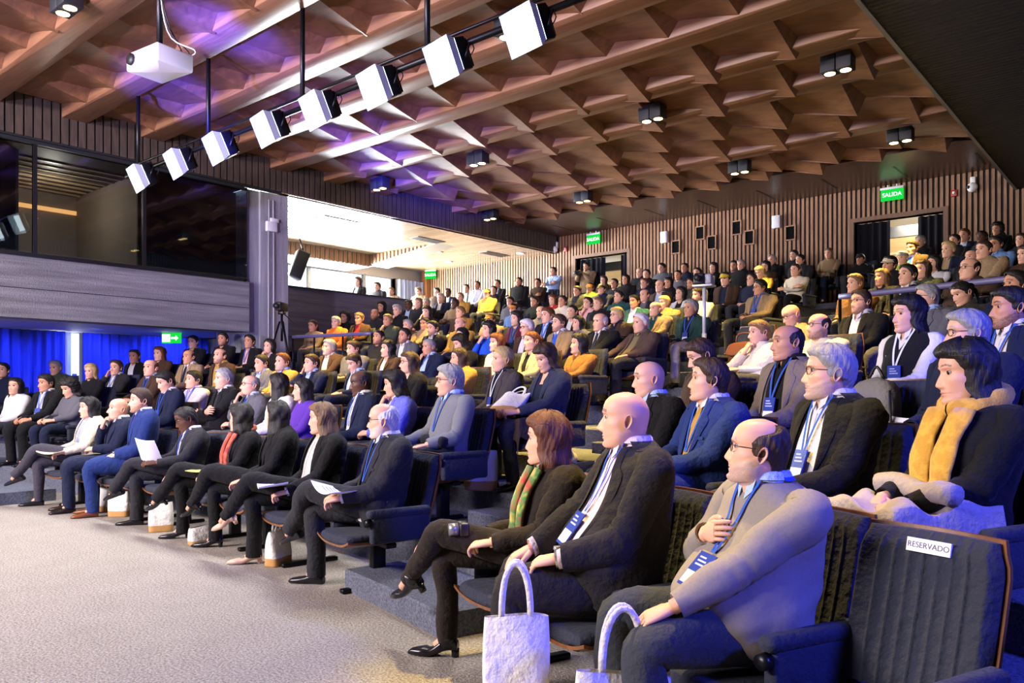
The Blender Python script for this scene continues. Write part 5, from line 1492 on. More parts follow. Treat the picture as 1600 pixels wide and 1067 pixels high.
('N27', 7, -6.326, 10.869, -0.142, 0.939, 22.0, 'mB', 'a', 'suit:T:D:-', 'lap', '', 'bald man in tan suit and teal pullover with tie'),
('N28', 6, -5.13, 9.752, -0.073, 0.89, 24.0, 'mSg', 'b', 'suit:D2:N:-', 'lap', 'N', 'grey-brown-haired man in dark green jacket beside the pale pole'),
('N29', 8, -6.756, 11.883, -0.153, 0.833, 18.0, 'mSy', 'a', 'coat:T2', 'lap', '', 'yellow-blond man in herringbone tan jacket facing away'),
('N30', 14, -10.78, 17.741, 0.044, 1.131, 16.0, 'mRb', 'a', 'coat:K', 'lap', '', "balding man in black jacket at the doorway's edge"),
('N31', 13, -10.012, 16.804, 0.045, 0.931, 14.0, 'mSk', 'a', 'coat:K', 'lap', '', 'black-haired man in black jacket beside the balding man at the doorway'),
('N32', 12, -9.524, 15.843, -0.088, 0.943, 15.0, 'mSr', 'a', 'coat:N', 'lap', '', 'auburn-haired man with flushed face in navy jacket'),
('N33', 14, -10.162, 17.778, 0.103, 1.041, 15.0, 'mSk', 'a', 'coat:G', 'lap', '', 'young black-haired man in grey jacket below the wall niches'),
('N34', 10, -7.971, 13.895, -0.02, 1.032, 19.0, 'mRb', 'a', 'suit:B:L:-', 'lap', '', 'balding flushed man in brown jacket over grey-blue shirt'),
('N35', 11, -8.336, 14.88, -0.05, 0.866, 15.0, 'fLk', 'b', 'coat:K', 'lap', '', 'woman with long dark hair behind the balding flushed man'),
('N36', 13, -9.174, 16.833, -0.047, 0.906, 14.0, 'fPk', 'b', 'swe:G', 'lap', '', 'woman with tied dark hair in grey knit'),
('N37', 14, -9.508, 17.804, 0.04, 0.952, 14.0, 'mSk', 'b', 'coat:N', 'lap', '', 'dark-haired man in navy top below the square niches'),
('N38', 11, -7.824, 14.872, -0.109, 0.848, 15.0, 'mSk', 'b', 'coat:C', 'lap', 'bk', 'bearded man in charcoal suit looking sideways'),
('N39', 13, -8.678, 16.84, -0.048, 1.018, 16.0, 'mSk', 'a', 'coat:E', 'lap', '', 'man with warm-lit face and thick black hair in olive coat'),
('N40', 9, -6.993, 12.879, -0.117, 0.89, 18.0, 'fMk', 'a', 'suit:W:K:-', 'lap', '', 'woman with dark hair in white jacket and black scarf, face raised'),
('N41', 8, -6.098, 11.832, -0.089, 0.894, 20.0, 'mSb', 'a', 'coat:X', 'lap', 'bb', 'brown-haired bearded man in cream striped jacket by the pale pole'),
('N42', 14, -8.755, 17.819, -0.033, 0.995, 15.0, 'fMk', 'a', 'coat:K', 'lap', '', 'dark-haired woman in black behind the pole-mounted camera'),
('N43', 10, -6.552, 13.834, -0.016, 1.019, 20.0, 'mHy', 'a', 'suit:B:N:-', 'lap', '', 'man in yellow-lit cap and brown jacket beside the pole-mounted camera'),
('N44', 14, -8.21, 17.819, -0.042, 1.042, 16.0, 'mSk', 'b', 'suit:K:W:-', 'lap', 'bk', 'man with black beard, black jacket and open white shirt, back row'),
('N45', 13, -7.6, 16.827, 0.034, 0.856, 14.0, 'mSg', 'a', 'coat:K', 'lap', '', 'grey man half hidden behind bearded man in open white shirt'),
('N46', 8, -5.01, 11.713, -0.057, 0.881, 21.0, 'mSk', 'b', 'suit:T:P2:-', 'lap', 'GN', 'man with glasses in tan blazer over patterned shirt by the aisle'),
('N47', 10, -6.034, 13.794, -0.079, 0.845, 17.0, 'mSk', 'a', 'coat:N', 'lap', '', 'man with glossy black fringe behind the tan blazer'),
('N48', 12, -6.706, 15.808, -0.1, 0.791, 14.0, 'fMy', 'a', 'coat:Y', 'lap', 'D', 'woman with yellow-lit hair looking down'),
('N49', 13, -7.013, 16.805, -0.072, 0.897, 15.0, 'fMk', 'a', 'coat:B', 'lap', '', 'dark-haired woman in brown top with head turned up'),
('N50', 14, -7.274, 17.797, -0.007, 1.008, 16.0, 'mSg', 'a', 'coat:K', 'lap', 'G', 'grey-haired man with glasses in black coat against the slats'),
('N51', 14, -6.758, 17.774, 0.051, 0.865, 14.0, 'mSk', 'a', 'coat:K', 'lap', '', 'dark-haired man in black coat on the last row'),
('N52', 13, -6.249, 16.76, -0.004, 0.812, 14.0, 'mSk', 'a', 'coat:C', 'lap', '', 'black-haired man in charcoal top above the woman in pale sweater'),
('N53', 11, -5.579, 14.737, -0.067, 0.921, 18.0, 'fPb', 'a', 'swe:X', 'cross', '', 'brown-haired woman in pale cream sweater with folded arms'),
('N54', 14, -5.972, 17.722, -0.0, 0.898, 15.0, 'fLl', 'a', 'swe:T', 'hold', '', 'woman with long light hair in taupe sweater sitting high by the slats'),
('N55', 14, -5.295, 17.663, -0.207, 0.757, 13.0, 'mHk', 'b', 'coat:K', 'lap', '', 'man in dark cap and black coat before the doorway curtain'),
('N56', 7, -3.192, 10.415, -0.063, 0.793, 23.0, 'mSl', 'a', 'coat:A', 'lap', '', 'fair-haired man in mustard jacket behind the rail'),
('N57', 5, -3.251, 8.424, -0.145, 0.911, 31.0, 'mB', 'a', 'coat:T', 'lap', 'GD', 'bald man with glasses in tan jacket looking down'),
('N58', 5, -2.477, 8.241, -0.079, 0.87, 32.0, 'mSb', 'a', 'suit:K:W:-', 'lap', 'Gbb', 'brown-haired bearded man with glasses, black jacket and open white shirt'),
('N59', 4, -3.179, 7.402, -0.171, 0.743, 28.0, 'mSl', 'a', 'coat:X', 'chin', '', 'curly fair-haired man in cream jacket with fist at chin'),
('N60', 4, -2.551, 7.248, -0.145, 0.89, 36.0, 'mRk', 'a', 'swe:X2', 'lap', 'Gbb', 'bearded man with glasses in cream cable-knit sweater'),
('N61', 3, -1.491, 5.92, 0.02, 0.944, 50.0, 'fMk', 'a', 'vest:K:W:-', 'lap', 'N', 'woman with black bob, black vest and white blouse with blue badge'),
('N62', 5, -1.852, 8.075, -0.09, 0.76, 30.0, 'mSg', 'a', 'suit:G:L:-', 'lap', 'G', 'grey-haired man with glasses in grey suit before the rail'),
('N63', 6, -1.722, 9.057, -0.201, 0.884, 32.0, 'fPk', 'a', 'coat:E2', 'lap', 'D', 'woman with dark bun bowing her head, cream hood on dark coat'),
('N64', 3, -0.871, 5.714, 0.01, 0.949, 56.0, 'mSk', 'b', 'suit:N:W:-', 'lap', 'nbk', 'young man with dark hair and stubble, navy jacket and white shirt'),
('N65', 2, -0.896, 4.681, 0.023, 0.715, 50.0, 'mSg', 'a', 'coat:N', 'lap', 'G', 'grey-haired man with glasses behind the woman in yellow scarf'),
('N66', 7, -1.858, 10.107, -0.046, 1.044, 34.0, 'mRk', 'a', 'coat:B', 'lap', 'G', 'heavy man with glasses and receding dark hair in brown jacket'),
('N67', 5, -1.119, 7.86, -0.063, 0.833, 36.0, 'mSk', 'b', 'coat:N', 'lap', '', "black-haired man in navy at the picture's edge, behind stubbled young man"),
('N68', 7, -2.559, 10.278, -0.032, 0.981, 30.0, 'mSk', 'a', 'suit:K:W:N', 'lap', '', 'dark-haired man in black suit and navy tie behind the rail'),
('N69', 8, -2.628, 11.298, -0.065, 0.96, 27.0, 'fLb', 'a', 'coat:E', 'lap', '', 'woman with long brown hair in olive jacket'),
('N70', 8, -3.137, 11.404, -0.115, 0.887, 24.0, 'fLl', 'b', 'coat:K', 'lap', '', 'woman with wavy light brown hair in black jacket behind the rail'),
('N71', 9, -3.333, 12.44, -0.015, 0.963, 24.0, 'mHx', 'b', 'coat:K', 'lap', 'T', 'man in pale flat cap tilting his head'),
('N72', 11, -3.668, 14.488, -0.078, 0.832, 18.0, 'fHg', 'a', 'coat:V2', 'lap', '', 'smiling woman in grey beanie and lime jacket'),
('N73', 12, -3.752, 15.494, 0.004, 1.031, 21.0, 'mSb', 'a', 'suit:B:L:U', 'lap', '', 'brown-haired man in brown suit and blue tie below the bright doorway'),
('N74', 14, -4.088, 17.523, -0.005, 0.993, 18.0, 'mSg', 'a', 'coat:K', 'lap', '', 'grey-brown-haired man in black at the bright doorway'),
('N75', 10, -2.948, 13.365, -0.16, 0.834, 20.0, 'fMk', 'a', 'swe:W', 'lap', '', 'dark-haired woman in white top below the doorway'),
('N76', 11, -2.933, 14.36, -0.04, 1.062, 24.0, 'mSy', 'a', 'suit:N:T:-', 'lap', '', 'short blond man in navy jacket and tan scarf'),
('N77', 13, -3.256, 16.407, -0.015, 0.856, 17.0, 'mSk', 'a', 'coat:K', 'lap', '', 'dark-haired man in black jacket behind short blond man'),
('N78', 14, -3.276, 17.403, 0.003, 1.06, 20.0, 'mSr', 'a', 'suit:N:L:-', 'lap', '', 'red-brown-haired man in navy jacket and light blue shirt, last row'),
('N79', 9, -2.072, 12.177, 0.021, 1.025, 28.0, 'mZb', 'a', 'coat:T', 'lap', '', 'crop-haired man in sand-coloured jacket'),
('N80', 11, -2.246, 14.223, -0.058, 0.932, 22.0, 'mSk', 'b', 'shirt:L2', 'lap', 'G', 'dark-haired man with glasses in blue denim shirt'),
('N81', 13, -2.808, 16.33, -0.023, 0.688, 14.0, 'mSk', 'd', 'coat:C', 'lap', '', 'dark figure in charcoal half hidden by the crop-haired man'),
('N82', 14, -2.702, 17.306, 0.037, 0.875, 17.0, 'fCk', 'b', 'coat:K', 'lap', '', 'woman with big black curly hair in black top'),
('N84', 13, -2.184, 16.212, -0.163, 0.807, 17.0, 'fLb', 'a', 'coat:K', 'lap', 'G', 'brown-haired woman in glasses near the wall corner'),
('N85', 9, -1.597, 12.064, -0.108, 0.917, 26.0, 'fLb', 'a', 'coat:B', 'lap', '', "woman with long brown hair cut by the picture's edge"),
('N86', 10, -2.42, 13.258, -0.134, 0.805, 20.0, 'mB', 'a', 'coat:K', 'lap', '', 'man with bald orange-lit crown behind the heavy man'),
('R1', 2, -2.015, 5.057, 0.037, 0.925, 52.0, 'mRk', 'b', 'suit:T3:K:-', 'lap', 'N', 'man with dark receding hair in taupe blazer with blue badge'),
('R2', 1, -1.312, 3.787, 0.034, 1.017, 79.0, 'mSg', 'a', 'suit:K:W:-', 'lap', 'GN2bg', 'grey-haired man with white beard and glasses in black blazer'),
('R3', 1, -2.72, 4.5, 0.028, 0.95, 52.0, 'mB', 'a', 'suit:K:L:-', 'lap', '', "bald man in black blazer behind the large bald man's shoulder"),
('R4', 1, -2.16, 4.25, 0.008, 0.97, 58.0, 'mSb', 'a', 'suit:N2:W:Y', 'hold', 'n', 'brown-haired man in navy suit with patterned tie and blue lanyard'),
('R5', 2, -2.669, 5.249, -0.025, 0.869, 44.0, 'mSb', 'a', 'coat:B', 'lap', 'D', 'man bowing his head in dark brown jacket behind navy suit'),
('R6', 0, -1.912, 2.958, 0.123, 1.011, 84.0, 'mB', 'a', 'suit:C3:I2:-', 'thigh', 'N', 'large bald man in dark suit and pink shirt, hands on knees'),
('R7', 0, -1.22, 2.8, 0.028, 0.97, 92.0, 'mRb', 'a', 'swe:G3', 'chest', 'GbgN', 'man with beard and glasses in grey-beige sweater, hand on chest'),
('R8', 1, -0.72, 3.58, 0.018, 0.95, 85.0, 'fMk', 'a', 'coat:K', 'lap', 'Y', 'woman with dark hair, mustard scarf and black coat'),
('R9', 0, -2.527, 3.161, -0.006, 1.004, 72.0, 'fMr', 'a', 'coat:B3', 'lap', 'XF2', 'woman with auburn hair, dark brown coat and ankle boots'),
]
# ------------------------------------------------------------------ audience
seed_name = {}
TX, TYY = -11.0, -1.5
def yaw_to(X, Y, tx=TX, ty=TYY): return math.atan2(tx - X, -(ty - Y))
BY = {}                                             # name -> (root, arms, warp, fy, X, Y, z, body yaw)
chair_rows = {}
BODYYAW = {'F3': -.25, 'F8': -.36, 'F7': -.3, 'F2': -.1, 'R6': -.70, 'R7': -.62, 'R9': -.6, 'R2': -.62, 'R8': -.66, 'N61': -.45, 'N46': -.3, 'N26': -.35}
HEADYAW = {'N61': -.75, 'N62': -1.0, 'N58': -.55, 'N46': -.75, 'R8': -1.02, 'N8': -.35, 'M33': -.1, 'N15': -.1, 'N54': -.1, 'L16': -1.9, 'F6': -1.35, 'F5': -1.15}
EXTRA = [('G1', 'g', -17.0, 13.5, .0, 1.0, 16, 'fMb', 'a', 'suit:K:W:-', 'stand', '', 'backlit figure in black jacket standing in the gallery before the window'),
         ('G3', 'g', -17.2, 14.85, -.12, .95, 15, 'mSl', 'a', 'coat:T', 'stand', '', 'pale backlit head just above the parapet beside the gallery curtain'),
         ('G2', 'g', -17.0, 14.15, -.06, 1.0, 15, 'mSb', 'a', 'coat:C', 'stand', '', 'backlit fair-skinned figure in dark coat standing at the gallery parapet')]
for i, (n, k, X, Y, dz, size, hd, sh, tone, top, pose, ext, label) in enumerate(PEOPLE + EXTRA):
    seed_name[i] = n
    z = 2.72 if k == 'g' else FZ(k)
    if k in (14.6, 14.9): z = ZF if k == 14.9 else FZ(14)
    sy = 0 if k == 'g' else seatyaw(X, Y); ty = yaw_to(X, Y)
    rr = random.Random(i * 7 + 1)
    by = BODYYAW.get(n, sy + .35 * (ty - sy) + rr.uniform(-.08, .08))
    hy = HEADYAW.get(n, ty + rr.uniform(-.14, .14))
    hy = by + max(-1.15, min(1.15, hy - by))
    r = make_person((X, Y, z), by, hy, hd, dz, size, (sh, tone, top, pose, ext), label, i)
    BY[n] = r + (X, Y, z, by)
    if not pose.startswith('stand'): chair_rows.setdefault(k, []).append((X, Y, n, hd, label))

EMPTY = [(0, -.76, 2.52, 'Z1', 60, 'empty navy chair bearing a RESERVADO sign'), (0, -8.52, 4.09, 'Z2', 38, 'empty pale-lit chair between the bearded man in blue and the reader'),
         (2, -1.45, 4.87, 'Z3', 50, 'empty chair holding a grey backpack'), (0, -.08, 2.30, 'Z4', 60, 'empty chair next to the reserved one at the picture\'s edge'),
         (5, -3.85, 8.47, 'Z5', 40, 'empty chair holding a brown leather bag'), ]
for k, X, Y, n, hd, lb in EMPTY:
    if lb: chair_rows.setdefault(k, []).append((X, Y, n, hd, lb))
def short(l):
    w = l.split()
    return ' '.join(w[:11])
CHAIR = {}
for k in sorted(chair_rows):
    row = sorted(chair_rows[k])
    fill = []
    for a, b in zip(row, row[1:]):
        gap = b[0] - a[0]
        if 1.05 < gap and k <= 9 and False:
            nfill = int(gap / .60) - 1 if gap / .60 - int(gap / .60) > .3 else int(gap / .60 + .35) - 1
            for q in range(nfill):
                x = a[0] + gap * (q + 1) / (nfill + 1)
                if abs(x - aisle_x(k)) < .95 or (k == 0 and -4.2 < x < -2.6): continue
                fill.append((x, arcp(k, x), None, 30, 'unoccupied chair in row gap beside ' + a[4]))
    row = sorted(row + fill)
    for j, (X, Y, n, hd, lb) in enumerate(row):
        prev = row[j - 1][0] if j else -99
        nxt = row[j + 1][0] if j + 1 < len(row) else 99
        sy = seatyaw(X, Y)
        lab = lb if n and n[0] == 'Z' else ('empty navy chair beside the ' + short(lb[len('unoccupied chair in row gap beside '):]) if n is None else 'navy chair under the ' + short(lb))
        CHAIR[n or (k, X)] = make_chair(X, Y, FZ(k), sy if n != 'Z1' else -.36, lab, X - prev > .66, hd >= 28, left_arm=nxt - X > .42)

# ------------------------------------------------------------------ things carried, worn or set down
def at(n, p):
    """a point in a person's own frame -> world"""
    X, Y, z, by = BY[n][4:8]
    return Vector((X, Y, z)) + Matrix.Rotation(by, 3, 'Z') @ Vector(p)
def yaw_of(n): return BY[n][7]
M_CANVAS = cloth('#dfdcd6'); M_KRAFT = plain('kraft', '#b98b52', .8, nscale=60); M_PAPER = plain('paper', '#e9e8ef', .6)

def tote(loc, yaw, w, h, d, label, handle=.22, kraft=True, name='tote_bag', sag=.0, seed=0, tilt=0):
    r = np.random.default_rng(seed)
    e = empty(name, loc, yaw); e.rotation_euler = (tilt, 0, yaw); tag(e, label, 'bag')
    th = np.linspace(0, 2 * PI, 40, endpoint=False)
    cx = np.sign(np.cos(th)) * abs(np.cos(th)) ** .4; sy = np.sign(np.sin(th)) * abs(np.sin(th)) ** .6
    def body(z0, z1, n):
        rows = []
        for z in np.linspace(z0, z1, n):
            t = z / h; dd = d * (1 - .75 * t ** 2) + .008; ww = w * (.92 + .10 * np.sin(t * 2.6)) * (1 - sag * t)
            x = cx * ww / 2; y = sy * dd / 2 + .012 * np.sin(x * 26 + 4 * t + seed) * t
            rows.append(np.stack([x, y, z + .010 * np.sin(x * 18 + seed) * t], -1))
        return np.array(rows)
    m = MB(); m.grid(body(h * .24 if kraft else 0, h, 14), True, not kraft, False); m.obj('body', M_CANVAS, e)
    if kraft:
        m = MB(); m.grid(body(0, h * .25, 6), True, True, False); m.obj('base_panel', M_KRAFT, e)
    if handle:
        for s_ in (-1, 1):
            u = np.linspace(0, PI, 16)
            p = np.stack([w * .22 * np.cos(u), s_ * .012 + 0 * u + .01 * s_ * np.sin(u), h - .02 + handle * np.sin(u) ** .8], -1)
            m = MB(); m.tube(p, np.stack([.003 + 0 * u, .013 + 0 * u], 1), 6, True, up=(0, 1, 0)); m.obj('handle', M_CANVAS, e)
    return e
def sheet(loc, rot, w, h, label, name='paper_sheet', mat=None, thick=.004, cat='paper', lines=True, curl=.02):
    e = empty(name, loc); e.rotation_euler = rot; tag(e, label, cat)
    u = np.linspace(-1, 1, 9); v = np.linspace(-1, 1, 9)
    U, V = np.meshgrid(u, v)
    P = np.stack([U * w / 2, V * h / 2, curl * (U ** 2) + .5 * curl * V * U], -1)
    m = MB(); m.grid(P, False); m.grid(P - np.array([0, 0, thick]), False, flip=True)
    for a in (P[0], P[-1], P[:, 0], P[:, -1]): m.grid(np.stack([a, a - np.array([0, 0, thick])]), False)
    m.obj('page', mat or M_PAPER, e)
    if lines:
        m = MB()
        for k in range(5):
            y = h * (.34 - .13 * k); x = np.linspace(-w * .38, w * (.38 - .1 * (k % 2)), 6)
            z = curl * ((x / (w / 2)) ** 2) + .5 * curl * (y / (h / 2)) * (x / (w / 2)) + .0012
            m.grid(np.stack([np.stack([x, y + 0 * x, z], -1), np.stack([x, y + .006 + 0 * x, z], -1)]), False)
        m.obj('printed_line', plain('ink_grey', '#7f8290', .7), e)
    return e
def phone(n, label, p=(0, -.34, .70), tiltx=.5):
    e = empty('phone', at(n, p)); e.rotation_euler = (tiltx, 0, yaw_of(n)); tag(e, label, 'phone', 'phones in hands')
    m = MB(); m.box((-.037, -.075, -.005), (.037, .075, .005), bev=.004); m.obj('case', M_BLACK, e)
    m = MB(); m.box((-.034, -.071, .0045), (.034, .071, .0055)); m.obj('screen', plain('phone_glass', '#1a1c24', .1), e)

sheet(at('F4', (.06, -.38, .77)), (-1.0, .06, yaw_of('F4') + .75), .23, .31, 'white printed sheets held up by the reading man in charcoal suit', 'printed_sheets')
sheet(at('F1', (.0, -.34, .655)), (.02, 0, yaw_of('F1') + .3), .30, .24, 'open cream notebook on the lap of the woman in beige cardigan', 'notebook', plain('notebook_cream', '#d9d3a8', .7), .012, 'notebook')
sheet(at('F7', (.04, -.35, .66)), (.05, 0, yaw_of('F7') - .2), .30, .22, 'pale folder resting on the lap of the striped-blouse woman', 'folder', plain('folder_grey', '#b9bccb', .6), .012, 'folder', False)
sheet(at('F8', (.04, -.33, .70)), (-.15, .1, yaw_of('F8') + .2), .28, .22, 'crumpled white papers on the crossed leg of the white-bearded bald man', 'paper_sheet', None, .004, 'paper', True, .035)
sheet(at('F5', (.05, -.36, .66)), (.05, 0, yaw_of('F5') + .5), .18, .12, 'small yellow-green card on the lap of the woman with orange-red scarf', 'card', plain('card_green', '#a9ad62', .6), .006, 'card', False, .004)
sheet(at('R1', (.0, -.36, .69)), (-.4, 0, yaw_of('R1')), .17, .12, 'small maroon notebook in the hands of the man in taupe blazer', 'notebook', plain('notebook_maroon', '#4a1c2c', .5), .014, 'notebook', False, .003)
phone('A3', 'dark phone held by the man in black coat with white badge')
phone('A4', 'phone held by the curly-haired woman in grey sweater')
phone('L7', 'phone held by the black-haired man in lilac-grey shirt')
e = tote(at('N8', (-.08, -.40, .66)), yaw_of('N8') + .5, .30, .36, .07, 'white tote bag with tan base lying on the lap of the woman in slate jacket', .12, True, seed=3, tilt=-1.05)
# draped coats
def draped(n, mat, label, p=(0, -.28, .64), w=.62, l=.62, drop=.30, side=0, name='folded_coat', seed=1):
    r = np.random.default_rng(seed)
    e = empty(name, at(n, p), yaw_of(n)); tag(e, label, 'coat')
    U, V = np.meshgrid(np.linspace(-1, 1, 34), np.linspace(-1, 1, 34))
    x = U * w / 2; y = V * l / 2
    over_x = np.maximum(0, abs(x) - .21); over_y = np.maximum(0, -y - .16)
    z = -np.minimum(drop, over_x * 1.6 + over_y * 1.5) + .018 * np.sin(x * 24 + 3 * np.sin(y * 9)) + .014 * np.sin(y * 31 + x * 8 + seed) + .01 * r.standard_normal(x.shape) * 0
    x = np.sign(x) * (np.minimum(abs(x), .21) + over_x * .25); y = np.maximum(y, -.16) - over_y * .25
    P = np.stack([x + side * .05, y, z], -1)
    m = MB(); m.grid(P, False); m.grid(P - np.array([0, 0, .03]) * (.3 + abs(V[..., None]) * 0), False, flip=True); m.obj('cloth_body', mat, e)
    m = MB(); p2 = np.stack([np.linspace(-.22, .24, 16), .10 + .03 * np.sin(np.linspace(0, 5, 16)), .045 + .012 * np.sin(np.linspace(0, 9, 16))], -1); m.tube(p2, np.full(16, .045), 12); m.obj('sleeve', mat, e)
draped('R8', cloth('#a59a96'), 'beige trench coat folded over the lap of the woman in mustard scarf', (0, -.26, .66), .66, .62, .34, name='trench_coat', seed=2)
draped('N8', cloth('#453830'), 'dark brown coat over the knees of the woman in slate jacket', (.05, -.24, .60), .56, .52, .30, seed=5)
draped('L37', cloth('#1d1f26'), 'dark jacket across the lap of the man in grey sweater', (.05, -.20, .63), .5, .36, .18, seed=7, name='folded_jacket')
draped('N54', cloth('#7d6a52'), 'tan coat bundled on the lap of the woman sitting high by the slats', (0, -.26, .66), .5, .4, .2, seed=9)
# totes on the floor and in hands
tote((-1.92, 2.28, .14), .62, .25, .41, .10, 'white canvas tote hanging from the hand of the large bald man', .22, False, seed=1)
tote((-1.46, 2.30, .0), .75, .33, .44, .12, 'white tote with looped strap standing by the knee of the sweater man', .24, False, seed=4)
tote((-4.72, 5.12, FZ(2)), .5, .30, .34, .16, 'white tote with kraft base standing on the carpeted tier by black boots', .12, True, seed=6)
tote((-5.15, 4.62, FZ(1)), .4, .26, .18, .14, 'small pale bag slumped under the grey-sweater man\'s chair', .0, False, seed=8, sag=.2)
BG = [(-9.55, 3.92, 'between the shoes of the bald man in navy suit'), (-9.02, 3.86, 'behind the brown shoes of the bearded man in blue'), (-7.75, 3.72, 'beneath the crossed leg of the reading man'), (-6.85, 3.66, 'on its side under the woman with orange-red scarf'), (-5.55, 3.62, 'under the seat of the striped-blouse woman')]
for q, (x, y, wh) in enumerate(BG):
    tote((x, y, 0), .3 + .4 * q, .24, .28 if q != 3 else .16, .13, 'kraft-based white bag ' + wh, .0 if q % 2 else .08, True, 'paper_bag', .1, 10 + q)
# backpack on the empty chair
X, Y, n_, hd_, lb_ = EMPTY[2][1], EMPTY[2][2], 0, 0, 0
e = empty('backpack', (X + .01, Y + .02, FZ(2) + .455), seatyaw(X, Y)); tag(e, 'grey backpack propped up on an empty chair', 'backpack')
def pod(w, d, h, z0, y0, n=18):
    rows = []; th = np.linspace(0, 2 * PI, 28, endpoint=False); c = np.sign(np.cos(th)) * abs(np.cos(th)) ** .5; s_ = np.sign(np.sin(th)) * abs(np.sin(th)) ** .6
    for t in np.linspace(0, 1, n):
        k = (1 - abs(2 * t - 1) ** 5) ** .5 * (1 - .16 * t)
        rows.append(np.stack([c * w / 2 * max(k, .05), y0 + s_ * d / 2 * max(k, .05) + .06 * t, z0 + h * t + 0 * th], -1))
    return np.array(rows)
m = MB(); m.grid(pod(.34, .18, .50, 0, .06), True, True, True); m.obj('pack_body', cloth('#77736f'), e)
m = MB(); m.grid(pod(.27, .09, .27, .03, -.05), True, True, True); m.obj('front_pocket', cloth('#6a6663'), e)
m = MB(); m.tube(crs(np.array([[-.10, -.02, .33], [0, -.055, .36], [.10, -.02, .33]]), 12), .007, 6); m.tube(np.array([[.165, .02, .05], [.15, .03, .42]]), .008, 6); m.obj('zip', M_BLACK, e)
m = MB(); m.tube(crs(np.array([[-.05, .12, .49], [0, .12, .56], [.05, .12, .49]]), 10), .010, 6); m.obj('handle', M_BLACK, e)
sheet((X + .19, Y - .02, FZ(2) + .62), (1.2, .2, .3), .16, .22, 'white leaflet tucked beside the grey backpack', 'leaflet')
# brown leather bag on an empty chair
e = empty('leather_bag', (-3.85, arcp(5, -3.85) - .02, FZ(5) + .455), -.25); tag(e, 'brown leather bag on an empty chair beside the aisle', 'bag')
m = MB(); m.grid(pod(.42, .16, .30, 0, .05), True, True, True); m.obj('bag_body', plain('leather', '#6d3f1c', .45, nscale=18), e)
m = MB(); m.grid(pod(.40, .06, .17, .12, -.03), True, True, True); m.obj('flap', plain('leather_dark', '#59311a', .45, nscale=18), e)
m = MB(); m.tube(crs(np.array([[-.12, .08, .28], [-.08, .08, .38], [.08, .08, .38], [.12, .08, .28]]), 14), .010, 8); m.obj('handle', plain('leather_dark', '#59311a', .45), e)
# RESERVADO plate on the reserved chair: it is fixed to that chair
ch = CHAIR['Z1']
pl = MB(); pl.box((-.075, -.004, -.022), (.075, .004, .022))
Mp = Matrix.Translation((.02, back_curve(.895) - .053, .895)) @ Matrix.Rotation(-.2, 4, 'X')
o = pl.obj('reserved_sign', plain('sign_paper', '#eceaf2', .5), ch); o.matrix_local = Mp
text_mesh('RESERVADO', .026, plain('sign_ink', '#3a3a6a', .6), o, Matrix.Translation((0, -.0045, 0)) @ FACE, depth=.0005)

# rails in front of the cross aisle
def rail(x0, x1, k, label, n):
    xs = np.linspace(x0, x1, 12); P = np.array([[x, arcp(k, x) - .62, FZ(k) + .86] for x in xs])
    e = empty('railing', (0, 0, 0)); tag(e, label, 'railing', 'low rails in front of the upper block')
    m = MB(); m.tube(P, np.stack([.012 + 0 * xs, .05 + 0 * xs], 1) if False else np.full(12, .035), 10, sq=.5); m.obj('handrail', plain('rail_purple', '#55507a', .4), e)
    for q in np.linspace(0, 11, n).astype(int):
        m = MB(); m.cyl(P[q] - np.array([0, 0, .86]), P[q], .02, 8); m.obj('post', M_METAL, e)
rail(-14.3, -12.2, 7, 'low purple-lit railing below the concrete column, in front of seated people', 4)
rail(-3.15, -.9, 7, 'low rail crossing in front of the man in black suit and navy tie', 4)
# tripod with video camera beside the column
def tripod(loc, yaw, hgt, label, pole=False):
    e = empty('tripod_camera', loc, yaw); tag(e, label, 'tripod')
    if not pole:
        for a in (90, 210, 330):
            t = math.radians(a); m = MB()
            m.tube(np.array([[.42 * math.cos(t), .42 * math.sin(t), .0], [.04 * math.cos(t), .04 * math.sin(t), hgt * .78]]), np.array([.013, .02]), 8); m.obj('leg', M_METAL, e)
        m = MB(); m.cyl((0, 0, hgt * .55), (0, 0, hgt * .88), .025, 10); m.box((-.06, -.06, hgt * .86), (.06, .06, hgt * .90), bev=.01); m.obj('head', M_METAL, e)
        m = MB(); m.box((-.06, -.16, hgt * .90), (.06, .16, hgt * 1.0), bev=.02); b = m.obj('camera_body', M_BLACK, e)
        m = MB(); m.tube(np.array([[0, -.16, hgt * .95], [0, -.26, hgt * .95]]), np.array([.045, .055]), 16); m.obj('lens', M_BLACK, b)
        m = MB(); m.tube(np.array([[.0, .05, hgt * .88], [.05, .45, hgt * .78]]), .010, 8); m.obj('pan_handle', M_METAL, e)
    else:
        m = MB(); m.cyl((0, 0, 0), (0, 0, hgt * .55), .028, 12); m.cyl((0, 0, hgt * .5), (0, 0, hgt * .90), .022, 12); m.obj('pole', plain('pole_silver', '#c9cbd2', .35, .3), e)
        m = MB(); m.box((-.12, -.10, hgt * .90), (.12, .10, hgt * .915), bev=.005); m.tube(np.array([[0, 0, .0], [0, 0, .03]]), np.array([.2, .18]), 20); m.obj('plate', plain('pole_silver', '#c9cbd2', .35, .3), e)
        m = MB(); m.box((-.10, -.12, hgt * .915), (.03, .10, hgt * 1.0), bev=.02); b = m.obj('camera_body', M_BLACK, e)
        m = MB(); m.box((.03, -.10, hgt * .918), (.11, .09, hgt * .99), bev=.015); m.obj('battery_pack', plain('pole_grey', '#9a9ca4', .4), e)
        m = MB(); m.tube(np.array([[-.04, -.12, hgt * .96], [-.04, -.19, hgt * .96]]), np.array([.035, .04]), 16); m.obj('lens', M_BLACK, b)
    return e
tripod((-13.75, 9.05, FZ(6)), .5, 1.72, 'black tripod with video camera standing beside the concrete column')
